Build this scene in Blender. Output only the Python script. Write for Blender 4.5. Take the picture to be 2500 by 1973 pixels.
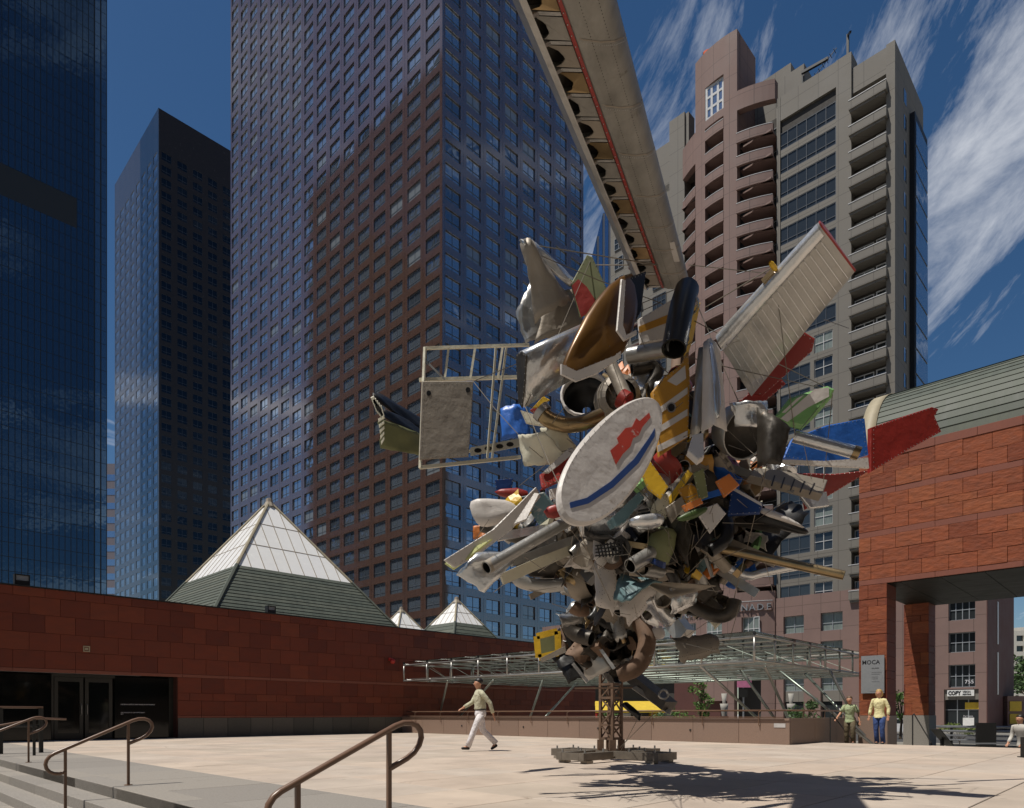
import bpy, math, random
from mathutils import Vector, Matrix
R = math.radians
for _o in list(bpy.data.objects):
    bpy.data.objects.remove(_o, do_unlink=True)
scene = bpy.context.scene
COL = scene.collection

# ------------------------------------------------------------------ camera
FPX, HOR, HC = 1655.0, 1743.0, 0.9          # focal length and horizon row (of a 2500 px wide frame), eye height
cd = bpy.data.cameras.new('camera')
cam = bpy.data.objects.new('camera', cd); COL.objects.link(cam)
cam.location = (0, 0, HC); cam.rotation_euler = (R(90), 0, 0)
cd.sensor_fit = 'HORIZONTAL'; cd.sensor_width = 36; cd.lens = 36 * FPX / 2500
cd.shift_y = (HOR - 986.5) / 2500
cd.clip_start = 0.1; cd.clip_end = 6000
scene.camera = cam
scene.render.resolution_x, scene.render.resolution_y = 1024, 808

# ------------------------------------------------------------------ sky, sun, exposure
SUN_EL = R(66)
SD = Vector((0.906 * math.cos(SUN_EL), 0.42 * math.cos(SUN_EL), -math.sin(SUN_EL))).normalized()   # light travels this way
world = bpy.data.worlds.new('World'); scene.world = world
world.use_nodes = True
wn, wl = world.node_tree.nodes, world.node_tree.links
wn.clear()
wo = wn.new('ShaderNodeOutputWorld'); bg = wn.new('ShaderNodeBackground')
sky = wn.new('ShaderNodeTexSky'); sky.sky_type = 'NISHITA'; sky.sun_disc = False
sky.sun_elevation = SUN_EL; sky.sun_rotation = math.atan2(-SD.x, -SD.y)
sky.altitude = 200; sky.air_density = 1.0; sky.dust_density = 0.5; sky.ozone_density = 2.2
bg.inputs['Strength'].default_value = 0.05
# thin cirrus: noise on the direction projected to a flat layer
tc = wn.new('ShaderNodeTexCoord'); sep = wn.new('ShaderNodeSeparateXYZ')
wl.new(tc.outputs['Generated'], sep.inputs[0])
zmx = wn.new('ShaderNodeMath'); zmx.operation = 'MAXIMUM'; zmx.inputs[1].default_value = 0.03
wl.new(sep.outputs['Z'], zmx.inputs[0])
zad = wn.new('ShaderNodeMath'); zad.operation = 'ADD'; zad.inputs[1].default_value = 0.12
wl.new(zmx.outputs[0], zad.inputs[0])
dx = wn.new('ShaderNodeMath'); dx.operation = 'DIVIDE'; wl.new(sep.outputs['X'], dx.inputs[0]); wl.new(zad.outputs[0], dx.inputs[1])
dy = wn.new('ShaderNodeMath'); dy.operation = 'DIVIDE'; wl.new(sep.outputs['Y'], dy.inputs[0]); wl.new(zad.outputs[0], dy.inputs[1])
cmb = wn.new('ShaderNodeCombineXYZ'); wl.new(dx.outputs[0], cmb.inputs[0]); wl.new(dy.outputs[0], cmb.inputs[1])
mr_ = wn.new('ShaderNodeMapping'); mr_.inputs['Rotation'].default_value = (0, 0, R(-82)); wl.new(cmb.outputs[0], mr_.inputs[0])
mp = wn.new('ShaderNodeMapping'); mp.inputs['Scale'].default_value = (0.62, 1.7, 1)
mp.inputs['Location'].default_value = (3.4, 1.15, 0)
wl.new(mr_.outputs[0], mp.inputs[0])
n1 = wn.new('ShaderNodeTexNoise'); n1.inputs['Scale'].default_value = 1.35; n1.inputs['Detail'].default_value = 10
n1.inputs['Roughness'].default_value = 0.66; n1.inputs['Distortion'].default_value = 0.9
wl.new(mp.outputs[0], n1.inputs['Vector'])
cr = wn.new('ShaderNodeValToRGB'); cr.color_ramp.elements[0].position = 0.545; cr.color_ramp.elements[1].position = 0.80
cr.color_ramp.elements[0].color = (0, 0, 0, 1); cr.color_ramp.elements[1].color = (0.85, 0.85, 0.85, 1)
wl.new(n1.outputs['Fac'], cr.inputs[0])
mixc = wn.new('ShaderNodeMix'); mixc.data_type = 'RGBA'
hs = wn.new('ShaderNodeHueSaturation'); hs.inputs['Saturation'].default_value = 1.25; hs.inputs['Value'].default_value = 1.45; wl.new(sky.outputs[0], hs.inputs['Color'])
wl.new(cr.outputs[0], mixc.inputs[0]); wl.new(hs.outputs[0], mixc.inputs[6]); mixc.inputs[7].default_value = (22, 22.3, 22.8, 1)
wl.new(mixc.outputs[2], bg.inputs[0]); wl.new(bg.outputs[0], wo.inputs[0])

sl = bpy.data.lights.new('sun', 'SUN'); sl.energy = 5.0; sl.angle = R(0.53); sl.color = (1.0, 0.95, 0.87)
sun = bpy.data.objects.new('sun', sl); COL.objects.link(sun)
sun.rotation_euler = SD.to_track_quat('-Z', 'Y').to_euler(); sun.location = (-40, -20, 90)
scene.view_settings.view_transform = 'Standard'; scene.view_settings.look = 'None'
scene.view_settings.exposure = -0.15; scene.view_settings.gamma = 1.0
scene.view_settings.use_curve_mapping = False

# ------------------------------------------------------------------ helpers
TH = math.atan2(0.7163, 0.6978)              # the street grid is turned about 45 degrees to the view
U = Vector((math.cos(TH), math.sin(TH), 0)); V = Vector((-math.sin(TH), math.cos(TH), 0))
def G(a, b, z=0.0): return U * a + V * b + Vector((0, 0, z))
def P(px, py, Y): return Vector(((px - 1250) / FPX * Y, Y, HC + (HOR - py) / FPX * Y))
def pix(p): return (1250 + p.x / p.y * FPX, HOR - (p.z - HC) / p.y * FPX) if p.y > 0.1 else (-9999, -9999)

class MB:
    def __init__(s): s.v, s.f, s.m = [], [], []
    def add(s, vs, fs, mi=0):
        n = len(s.v); s.v += [tuple(x) for x in vs]
        for f in fs: s.f.append(tuple(i + n for i in f)); s.m.append(mi)
        return s
    def box(s, x0, x1, y0, y1, z0, z1, mi=0):
        return s.add([(x0,y0,z0),(x1,y0,z0),(x1,y1,z0),(x0,y1,z0),(x0,y0,z1),(x1,y0,z1),(x1,y1,z1),(x0,y1,z1)],
                     [(0,3,2,1),(4,5,6,7),(0,1,5,4),(1,2,6,5),(2,3,7,6),(3,0,4,7)], mi)
    def bbox(s, x0, x1, y0, y1, z0, z1, bv, mi=0):     # box with chamfered edges on the face towards -x
        return s.add([(x1,y0,z0),(x1,y1,z0),(x1,y1,z1),(x1,y0,z1),
                      (x0+bv,y0,z0),(x0+bv,y1,z0),(x0+bv,y1,z1),(x0+bv,y0,z1),
                      (x0,y0+bv,z0+bv),(x0,y1-bv,z0+bv),(x0,y1-bv,z1-bv),(x0,y0+bv,z1-bv)],
                     [(0,1,2,3),(0,4,5,1),(1,5,6,2),(2,6,7,3),(3,7,4,0),(4,8,9,5),(5,9,10,6),(6,10,11,7),(7,11,8,4),(8,11,10,9)], mi)
    def obox(s, c, ax, ay, az, mi=0):
        c = Vector(c); vs = []
        for k in (-1, 1):
            for i, j in ((-1,-1),(1,-1),(1,1),(-1,1)): vs.append(c + ax*i + ay*j + az*k)
        return s.add(vs, [(0,3,2,1),(4,5,6,7),(0,1,5,4),(1,2,6,5),(2,3,7,6),(3,0,4,7)], mi)
    def bar(s, p, q, w, h, mi=0, up=Vector((0,0,1))):
        p, q = Vector(p), Vector(q); d = (q - p)
        if d.length < 1e-6: return s
        t = d.normalized(); sd = t.cross(up)
        if sd.length < 1e-4: sd = t.cross(Vector((1,0,0)))
        sd.normalize(); u2 = sd.cross(t)
        return s.obox((p + q) / 2, sd * w / 2, u2 * h / 2, d / 2, mi)
    def rings(s, rings, mi=0, close=True, caps=False):
        n = len(rings[0]); b = len(s.v)
        for r in rings: s.v += [tuple(x) for x in r]
        for k in range(len(rings) - 1):
            for i in range(n if close else n - 1):
                j = (i + 1) % n
                s.f.append((b+k*n+i, b+k*n+j, b+(k+1)*n+j, b+(k+1)*n+i)); s.m.append(mi)
        if caps:
            s.f.append(tuple(b + i for i in reversed(range(n)))); s.m.append(mi)
            s.f.append(tuple(b + (len(rings)-1)*n + i for i in range(n))); s.m.append(mi)
        return s
    def tube(s, pts, r, n=8, mi=0, caps=True, hollow=0.0, mi2=None):
        pts = [Vector(p) for p in pts]; rs = r if isinstance(r, (list, tuple)) else [r] * len(pts)
        fr = []; t0 = (pts[1] - pts[0]).normalized()
        nn = t0.orthogonal().normalized()
        for i, p in enumerate(pts):
            t = ((pts[min(i+1, len(pts)-1)] - pts[max(i-1, 0)])).normalized()
            nn = (nn - t * nn.dot(t)).normalized(); bb = t.cross(nn); fr.append((p, nn.copy(), bb))
        def ring(k, rad): p, a, b = fr[k]; return [p + a*math.cos(2*math.pi*i/n)*rad + b*math.sin(2*math.pi*i/n)*rad for i in range(n)]
        outer = [ring(k, rs[k]) for k in range(len(pts))]
        if hollow <= 0: return s.rings(outer, mi, True, caps)
        inner = [ring(k, rs[k] * hollow) for k in reversed(range(len(pts)))]
        s.rings(outer, mi); s.rings([outer[-1], inner[0]], mi); s.rings(inner, mi if mi2 is None else mi2); s.rings([inner[-1], outer[0]], mi)
        return s
    def lathe(s, prof, c, axis, n=16, mi=0):
        axis = Vector(axis).normalized(); a = axis.orthogonal().normalized(); b = axis.cross(a); c = Vector(c)
        return s.rings([[c + axis*h + a*math.cos(2*math.pi*i/n)*r + b*math.sin(2*math.pi*i/n)*r for i in range(n)] for r, h in prof], mi)
    def join(s, other, M, mo=0):
        n = len(s.v); s.v += [tuple(M @ Vector(x)) for x in other.v]
        s.f += [tuple(i + n for i in f) for f in other.f]; s.m += [k + mo for k in other.m]; return s
    def mesh(s, name, mats, smooth=False, shift=None):
        me = bpy.data.meshes.new(name)
        vs = s.v if shift is None else [(x[0]-shift[0], x[1]-shift[1], x[2]-shift[2]) for x in s.v]
        me.from_pydata(vs, [], s.f)
        for m in (mats if isinstance(mats, (list, tuple)) else [mats]): me.materials.append(m)
        for p, k in zip(me.polygons, s.m): p.material_index = k; p.use_smooth = smooth
        me.update(); return me
    def center(s):
        n = len(s.v); lo = [min(x[i] for x in s.v) for i in range(3)]; hi = [max(x[i] for x in s.v) for i in range(3)]
        return Vector([(lo[i] + hi[i]) / 2 for i in range(3)])
    def build(s, name, mats, parent=None, smooth=False):
        c = s.center(); me = s.mesh(name, mats, smooth, c)
        return put(name, me, parent, c)

def base_of(o):
    b = o.get('_b'); return Vector(b) if b is not None else Vector((0, 0, 0))
def put(name, me, parent=None, loc=(0,0,0), rot=(0,0,0)):
    """loc is in the parent's own frame, measured from the frame's origin (not from the thing's base)"""
    o = bpy.data.objects.new(name, me); COL.objects.link(o)
    loc = Vector(loc)
    if parent is not None:
        o.parent = parent
        bb = base_of(parent); o.location = loc - bb
        if parent.parent is not None or parent.type == 'MESH': o['_b'] = tuple(loc)
        else: o['_b'] = tuple(loc)
    else:
        o.location = loc; o['_b'] = tuple(loc)
    o.rotation_euler = rot
    return o
def tag(o, label, cat, group=None):
    o['label'] = label; o['category'] = cat
    if group: o['group'] = group
    return o
def thing(name, label, cat, base, group=None, grid=True):
    """Empty at the base; children are given in grid (a, b, z) or world coordinates"""
    o = bpy.data.objects.new(name, None); COL.objects.link(o); o.empty_display_size = 0.2
    o['_b'] = tuple(base)
    if grid: o.location = G(*base); o.rotation_euler = (0, 0, TH)
    else: o.location = base
    return tag(o, label, cat, group)
def struct(mb, name, mats, grid=True, smooth=False):
    c = mb.center(); me = mb.mesh(name, mats, smooth, c)
    o = bpy.data.objects.new(name, me); COL.objects.link(o); o['_b'] = tuple(c)
    if grid: o.location = G(*c); o.rotation_euler = (0, 0, TH)
    else: o.location = c
    o['kind'] = 'structure'
    return o
def single(mb, name, mats, label, cat, group=None, grid=True, smooth=False):
    o = struct(mb, name, mats, grid, smooth); del o['kind']; return tag(o, label, cat, group)

# ------------------------------------------------------------------ materials
def mat(name, col, rough=0.6, metal=0.0, var=0.12, scale=3.0, bump=0.0, bscale=30.0, spec=0.5, tones=None,
        wear=None, wear_amt=0.5, wear_scale=6.0, stretch=None, streak=None, coat=0.0, ior=None, joints=None, spots=None):
    m = bpy.data.materials.new(name); m.use_nodes = True
    nt = m.node_tree; N, L = nt.nodes, nt.links
    bs = N['Principled BSDF']
    bs.inputs['Roughness'].default_value = rough; bs.inputs['Metallic'].default_value = metal
    bs.inputs['Specular IOR Level'].default_value = spec; bs.inputs['Coat Weight'].default_value = coat
    geo = N.new('ShaderNodeNewGeometry'); vec = geo.outputs['Position']
    if stretch:
        mp_ = N.new('ShaderNodeMapping'); mp_.inputs['Scale'].default_value = stretch; L.new(vec, mp_.inputs[0]); vec = mp_.outputs[0]
    nz = N.new('ShaderNodeTexNoise'); nz.inputs['Scale'].default_value = scale; nz.inputs['Detail'].default_value = 6
    nz.inputs['Roughness'].default_value = 0.62; L.new(vec, nz.inputs['Vector'])
    rmp = N.new('ShaderNodeValToRGB'); e = rmp.color_ramp.elements
    e[0].position, e[1].position = 0.3, 0.7
    e[0].color = tuple(max(0, c * (1 - var)) for c in col) + (1,); e[1].color = tuple(min(1, c * (1 + var)) for c in col) + (1,)
    L.new(nz.outputs['Fac'], rmp.inputs[0]); out = rmp.outputs[0]
    if tones:                                   # per-piece tone
        oi = N.new('ShaderNodeObjectInfo'); tr = N.new('ShaderNodeValToRGB'); tr.color_ramp.interpolation = 'CONSTANT'
        el = tr.color_ramp.elements
        for i, t in enumerate(tones):
            k = el[i] if i < 2 else el.new(i / len(tones))
            k.position = i / len(tones); k.color = tuple(t) + (1,)
        L.new(oi.outputs['Random'], tr.inputs[0])
        mx = N.new('ShaderNodeMix'); mx.data_type = 'RGBA'; mx.blend_type = 'MULTIPLY'; mx.inputs[0].default_value = 1
        L.new(out, mx.inputs[6]); L.new(tr.outputs[0], mx.inputs[7]); out = mx.outputs[2]
    if wear:                                    # chipped paint, rust and grime with a shape of its own
        wz = N.new('ShaderNodeTexNoise'); wz.inputs['Scale'].default_value = wear_scale; wz.inputs['Detail'].default_value = 9
        wz.inputs['Roughness'].default_value = 0.72; wz.inputs['Distortion'].default_value = 0.6; L.new(geo.outputs['Position'], wz.inputs['Vector'])
        wr = N.new('ShaderNodeValToRGB'); k = wr.color_ramp.elements; p0 = 0.78 - 0.36 * wear_amt
        k[0].position, k[1].position = p0, min(1, p0 + 0.07); k[0].color = (0,0,0,1); k[1].color = (1,1,1,1)
        L.new(wz.outputs['Fac'], wr.inputs[0])
        mx = N.new('ShaderNodeMix'); mx.data_type = 'RGBA'; L.new(wr.outputs[0], mx.inputs[0]); L.new(out, mx.inputs[6])
        mx.inputs[7].default_value = tuple(wear) + (1,); out = mx.outputs[2]
    if spots:                                   # trodden gum and grease spots
        vz = N.new('ShaderNodeTexVoronoi'); vz.inputs['Scale'].default_value = spots; vz.inputs['Randomness'].default_value = 1.0; L.new(geo.outputs['Position'], vz.inputs['Vector'])
        nq = N.new('ShaderNodeTexNoise'); nq.inputs['Scale'].default_value = 0.7; L.new(geo.outputs['Position'], nq.inputs['Vector'])
        th_ = N.new('ShaderNodeMath'); th_.operation = 'MULTIPLY'; th_.inputs[1].default_value = 0.14; L.new(nq.outputs['Fac'], th_.inputs[0])
        lt = N.new('ShaderNodeMath'); lt.operation = 'LESS_THAN'; L.new(vz.outputs['Distance'], lt.inputs[0]); L.new(th_.outputs[0], lt.inputs[1])
        ml_ = N.new('ShaderNodeMath'); ml_.operation = 'MULTIPLY'; ml_.inputs[1].default_value = 0.4; L.new(lt.outputs[0], ml_.inputs[0])
        mx = N.new('ShaderNodeMix'); mx.data_type = 'RGBA'; L.new(ml_.outputs[0], mx.inputs[0]); L.new(out, mx.inputs[6]); mx.inputs[7].default_value = tuple(c * .4 for c in col) + (1,); out = mx.outputs[2]
    if joints:                                  # fine panel joints too thin to build: (width, height, colour factor)
        jm = N.new('ShaderNodeMapping'); jm.inputs['Rotation'].default_value = (0, 0, -TH); L.new(geo.outputs['Position'], jm.inputs[0])
        js = N.new('ShaderNodeSeparateXYZ'); L.new(jm.outputs[0], js.inputs[0])
        def mth(op, a, b=None):
            n_ = N.new('ShaderNodeMath'); n_.operation = op
            for i_, x_ in enumerate((a, b)):
                if x_ is None: continue
                if isinstance(x_, (int, float)): n_.inputs[i_].default_value = x_
                else: L.new(x_, n_.inputs[i_])
            return n_.outputs[0]
        hz = mth('LESS_THAN', mth('FRACT', mth('ADD', mth('DIVIDE', js.outputs[2], joints[1]), joints[2])), joints[3] / joints[1])
        vt = mth('LESS_THAN', mth('FRACT', mth('DIVIDE', mth('ADD', js.outputs[0], js.outputs[1]), joints[0])), joints[3] / joints[0])
        jl = mth('MULTIPLY', mth('MAXIMUM', hz, vt), 0.55)
        mx = N.new('ShaderNodeMix'); mx.data_type = 'RGBA'; L.new(jl, mx.inputs[0]); L.new(out, mx.inputs[6]); mx.inputs[7].default_value = tuple(c * .25 for c in col) + (1,); out = mx.outputs[2]
    L.new(out, bs.inputs['Base Color'])
    if rough < 0.95:
        rr = N.new('ShaderNodeMapRange'); rr.inputs[3].default_value = max(0.0, rough * 0.8); rr.inputs[4].default_value = min(1, rough * 1.25)
        L.new(nz.outputs['Fac'], rr.inputs[0]); L.new(rr.outputs[0], bs.inputs['Roughness'])
    if bump > 0:
        bz = N.new('ShaderNodeTexNoise'); bz.inputs['Scale'].default_value = bscale; bz.inputs['Detail'].default_value = 5
        L.new(vec if stretch else geo.outputs['Position'], bz.inputs['Vector'])
        bp = N.new('ShaderNodeBump'); bp.inputs['Strength'].default_value = bump; bp.inputs['Distance'].default_value = 0.05
        L.new(bz.outputs['Fac'], bp.inputs['Height']); L.new(bp.outputs[0], bs.inputs['Normal'])
    if ior: bs.inputs['IOR'].default_value = ior
    return m
def tower_glass(name, col, rough=0.03, wav=0.02, metal=0.85):
    m = bpy.data.materials.new(name); m.use_nodes = True
    N, L = m.node_tree.nodes, m.node_tree.links; bs = N['Principled BSDF']
    bs.inputs['Base Color'].default_value = col + (1,); bs.inputs['Metallic'].default_value = metal; bs.inputs['Roughness'].default_value = rough
    geo = N.new('ShaderNodeNewGeometry'); nz = N.new('ShaderNodeTexNoise'); nz.inputs['Scale'].default_value = 0.35; nz.inputs['Detail'].default_value = 1.5
    L.new(geo.outputs['Position'], nz.inputs['Vector'])
    bp = N.new('ShaderNodeBump'); bp.inputs['Strength'].default_value = wav; bp.inputs['Distance'].default_value = 1.0
    L.new(nz.outputs['Fac'], bp.inputs['Height']); L.new(bp.outputs[0], bs.inputs['Normal'])
    return m
def clear_glass(name, tint=(0.82, 0.9, 0.86), fac=0.12):
    m = bpy.data.materials.new(name); m.use_nodes = True
    N, L = m.node_tree.nodes, m.node_tree.links; N.remove(N['Principled BSDF']); o = N['Material Output']
    t = N.new('ShaderNodeBsdfTransparent'); t.inputs[0].default_value = tint + (1,)
    g = N.new('ShaderNodeBsdfGlossy'); g.inputs['Roughness'].default_value = 0.05
    lw = N.new('ShaderNodeFresnel'); lw.inputs[0].default_value = 1.45
    ad = N.new('ShaderNodeMath'); ad.operation = 'ADD'; ad.inputs[1].default_value = fac; L.new(lw.outputs[0], ad.inputs[0])
    mx = N.new('ShaderNodeMixShader'); L.new(ad.outputs[0], mx.inputs[0]); L.new(t.outputs[0], mx.inputs[1]); L.new(g.outputs[0], mx.inputs[2])
    L.new(mx.outputs[0], o.inputs[0]); return m

SAND = mat('pink_sandstone_paving', (0.47, 0.395, 0.325), 0.75, var=0.14, scale=0.9, bump=0.15, bscale=60,
           tones=[(1,1,1),(0.93,0.92,0.90),(1.05,1.02,0.99),(0.97,0.95,0.94),(1.02,0.98,0.95)], wear=(0.31,0.245,0.19), wear_amt=0.45, wear_scale=1.1, spots=2.2)
GRAN = mat('grey_granite', (0.27, 0.245, 0.215), 0.7, var=0.22, scale=45, bump=0.1, bscale=90, tones=[(1,1,1),(0.92,0.92,0.92),(1.06,1.05,1.03)], wear=(0.17,0.15,0.13), wear_amt=.35, wear_scale=1.4, spots=2.6)
DGRAN = mat('dark_granite', (0.085, 0.078, 0.068), 0.5, var=0.2, scale=30, tones=[(1,1,1),(0.8,0.8,0.8),(1.15,1.12,1.1)])
PGRAN = mat('brown_granite', (0.24, 0.165, 0.125), 0.55, var=0.2, scale=60, tones=[(1,1,1),(0.93,0.93,0.93),(1.05,1.04,1.03)])
REDS = mat('red_sandstone_smooth', (0.15, 0.030, 0.012), 0.7, var=0.16, scale=2.2, bump=0.1, bscale=40, stretch=(1,1,2.5), wear=(0.075,0.016,0.008), wear_amt=.28, wear_scale=1.6,
           tones=[(1,1,1),(0.86,0.78,0.76),(1.14,1.2,1.15),(0.93,0.88,0.86),(1.06,1.03,1),(0.78,0.7,0.7),(1.02,0.97,0.93)])
REDR = mat('red_sandstone_cleft', (0.245, 0.066, 0.025), 0.8, var=0.2, scale=3.0, bump=.6, bscale=4, stretch=(1,1,2.2),
           tones=[(1,1,1),(0.84,0.74,0.7),(1.08,1.12,1.06),(0.93,0.88,0.85),(1.04,1,1),(0.78,0.68,0.66),(1.0,0.95,0.9)])
REDB = mat('red_sandstone_band', (0.21, 0.068, 0.042), 0.7, var=0.08, scale=3)
REDJ = mat('dark_red_joint', (0.07, 0.02, 0.011), 0.9)
DKGLASS = mat('dark_lobby_glass', (0.004, 0.005, 0.005), 0.06, spec=0.3, var=0.0)
BLACK = mat('black_metal', (0.012, 0.012, 0.012), 0.5)
BRONZE = mat('dark_bronze_frame', (0.016, 0.017, 0.015), 0.4)
COPPER = mat('green_copper_shingle', (0.088, 0.10, 0.078), 0.65, var=0.2, scale=1.2, bump=0.1, tones=[(1,1,1),(0.9,0.92,0.92),(1.08,1.06,1.04),(0.84,0.88,0.88)],
             stretch=(3,3,0.5), wear=(0.12,0.145,0.115), wear_amt=0.25, wear_scale=1.5)
CREAM = mat('cream_metal_trim', (0.36, 0.31, 0.21), 0.6)
WHITEP = mat('white_frosted_skylight_pane', (0.9, 0.89, 0.86), 0.25, var=0.03, tones=[(1,1,1),(0.98,0.98,0.98),(0.97,0.97,0.98)])
MULL = mat('tan_mullion', (0.30, 0.25, 0.19), 0.5)
RAILP = mat('brown_painted_handrail', (0.17, 0.098, 0.062), 0.32, var=0.06, spec=0.5)
STEEL = mat('brushed_grey_steel', (0.36, 0.35, 0.33), 0.35, 0.7, var=0.1, scale=8)
CGLASS = clear_glass('greenish_canopy_glass')
# ------------------------------------------------------------------ ground, street, plaza
rnd = random.Random(4)
ASPH = mat('street_asphalt', (0.055, 0.054, 0.052), 0.85, var=0.2, scale=0.6, bump=0.2, bscale=80)
CONC = mat('pale_concrete', (0.36, 0.34, 0.30), 0.8, var=0.12, scale=1.5)
struct(MB().add([(-3000,-3000,-0.9),(3000,-3000,-0.9),(3000,3000,-0.9),(-3000,3000,-0.9)], [(0,1,2,3)]), 'ground', CONC)
struct(MB().add([(44,-400,-0.88),(70,-400,-0.88),(70,400,-0.88),(44,400,-0.88)], [(0,1,2,3)]), 'road', ASPH)
kb = MB(); kb.box(43.7,44,-200,200,-0.9,-0.74); kb.box(70,70.3,-200,200,-0.9,-0.74)
struct(kb, 'kerb', CONC)
pl = MB(); pl.box(1.05+1.5, 22.1, -22, 26.6, -0.9, -0.012)
PLZ = struct(pl, 'plaza', mat('paving_bed', (0.12,0.10,0.08), 0.9))
# pavers: 1.17 m slabs, the largest in view one by one, the rest as one part
S = 1.17
tiles = []
def paver_grid(a0, a1, b0, b1, sa, sb, m, gran):
    na, nb = int(round((a1-a0)/sa)), int(round((b1-b0)/sb))
    for i in range(na):
        for j in range(nb):
            off = 0
            ca, cb = a0 + (i+0.5)*sa, b0 + (j+0.5)*sb
            p = G(ca, cb, 0)
            if p.y < 0.5: vis = 0
            else:
                x, y = pix(p); vis = 1 if (-60 < x < 2560 and y < 2050) else 0
            tiles.append((-(vis * 1000.0 / max(p.length, 0.5)), ca, cb, sa, sb, m, vis))
paver_grid(4.13, 22.1, -22, 26.6, (22.1-4.13)/15, S, SAND, 0)
paver_grid(2.86, 4.13, -22, 26.6, 1.27, 1.52, GRAN, 1)
tiles.sort(key=lambda t: t[0])
cache = {}
def slab_mesh(sa, sb, m, key='paver'):
    k = (round(sa,3), round(sb,3), m.name)
    if k not in cache:
        g = 0.007; x, y = sa/2 - g, sb/2 - g; c = 0.005
        mb = MB(); mb.add([(-x,-y,-0.012),(x,-y,-0.012),(x,y,-0.012),(-x,y,-0.012),(-x,-y,-c),(x,-y,-c),(x,y,-c),(-x,y,-c),
                           (-x+c,-y+c,0),(x-c,-y+c,0),(x-c,y-c,0),(-x+c,y-c,0)],
                          [(0,1,5,4),(1,2,6,5),(2,3,7,6),(3,0,4,7),(4,5,9,8),(5,6,10,9),(6,7,11,10),(7,4,8,11),(8,9,10,11)])
        cache[k] = mb.mesh('paver', m), mb
    return cache[k]
rest = {}
for k, (_, ca, cb, sa, sb, m, vis) in enumerate(tiles):
    me, mb = slab_mesh(sa, sb, m)
    dz = rnd.uniform(-0.0015, 0.0015)
    if k < 295 and vis: put('paver', me, PLZ, (ca, cb, dz))
    else: rest.setdefault(m.name, (MB(), m))[0].join(mb, Matrix.Translation((ca, cb, 0)))
for mb, m in rest.values():
    o = mb.build('paving', m, PLZ); o['kind'] = 'stuff'
# steps: each a flight course of granite blocks, nosing of the top one at a = 2.55
stp = struct(MB().box(0.9, 2.45, -22, 20.3, -0.9, -0.72), 'steps', GRAN)
RISE, TREAD = 0.139, 0.305
for s in range(6):
    front = 2.55 - s * TREAD; top = -s * RISE
    b = -6.0 + (s % 2) * 0.9; me = None
    L_ = 1.9
    mb = MB(); mb.add([(0,-L_/2+.003,-RISE-0.03),(TREAD+.01,-L_/2+.003,-RISE-0.03),(TREAD+.01,L_/2-.003,-RISE-0.03),(0,L_/2-.003,-RISE-0.03),
                       (0,-L_/2+.003,-.006),(TREAD+.01,-L_/2+.003,0),(TREAD+.01,L_/2-.003,0),(0,L_/2-.003,-.006),(.006,-L_/2+.003,0),(.006,L_/2-.003,0)],
                      [(0,3,7,4),(4,7,9,8),(8,9,6,5),(0,4,8,5,1),(3,2,6,9,7),(1,5,6,2)])
    me = mb.mesh('step_block', GRAN)
    while b < 20:
        put('step_block', me, stp, (front, b + L_/2, top - 0.0005*s)); b += L_
lower = struct(MB().box(-30, 0.95, -22, 30, -0.95, -0.83), 'pavement', GRAN)
# stairs down to the street behind the plaza edge
st2 = struct(MB().box(24.2, 24.6, -22, 7.7, -0.9, -0.86), 'street_stairs', GRAN)
for s in range(5):
    put('step_block', MB().box(0, 0.34, -22, 7.7, -0.17-0.05, 0).mesh('step_block', GRAN), st2, (22.1 + s*0.33, 0, -0.17*(s+1)))

# ------------------------------------------------------------------ museum building on the left
WB = 26.6
mus = thing('museum_building', 'low red sandstone museum building with dark glass entrance on the left', 'building', (15, WB, 0))
wallb = MB(); wallb.box(9.4, 35, WB+0.03, WB+0.5, -0.9, 4.95); wallb.box(-12, 9.4, WB+0.03, WB+0.5, 2.30, 4.95)
wallb.box(-12, 34.98, WB+0.5, 62, 3.9, 4.9); wallb.box(34.6, 34.99, WB+0.5, 62, -0.9, 4.9); wallb.box(9.4, 9.6, WB+0.5, WB+4, -0.9, 4.0)
wall = wallb.build('wall', REDJ, mus)
SW, SHT = 0.866, 0.585
scache = {}
def stone(w, h, m, bv=0.006, t=0.03):
    k = (round(w,3), round(h,3), m.name)
    if k not in scache: scache[k] = MB().bbox(0, t, -w/2+.004, w/2-.004, -h/2+.004, h/2-.004, bv).mesh('stone', m)
    return scache[k]
def course(parent, a0, a1, z0, z1, w, m, off, face_b, name='stone'):
    a = a0 - (w/2 if off else 0)
    while a < a1 - 0.02:
        s0, s1 = max(a, a0), min(a + w, a1)
        if s1 - s0 > 0.08:
            put(name, stone(s1-s0, z1-z0, m), parent, ((s0+s1)/2, face_b + rnd.uniform(-0.002, 0.002), (z0+z1)/2), (0, 0, R(90)))
        a += w
zs = 2.39
for i in range(4): course(wall, -6, 35, zs + i*SHT, zs + (i+1)*SHT, SW, REDS, i % 2, WB)
course(wall, -6, 35, 4.73, 5.02, SW*1.0, REDS, 0, WB-0.012, 'coping_stone')
for i, (z0, z1) in enumerate(((1.685,2.27),(1.395,1.685),(0.83,1.395))): course(wall, 9.42, 35, z0, z1, SW, REDS, i % 2, WB)
course(wall, -6, 35, 2.27, 2.39, SW*2, REDB, 0, WB-0.01, 'band_stone')
course(wall, 9.42, 35, 0.75, 0.83, SW*2, REDB, 1, WB-0.01, 'band_stone')
course(wall, 9.42, 35, -0.02, 0.75, 0.93, DGRAN, 0, WB-0.03, 'plinth_stone')
MB().box(-12, 35, WB-0.04, WB+0.5, 5.02, 5.06).build('roof_edge', BLACK, mus)
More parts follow.
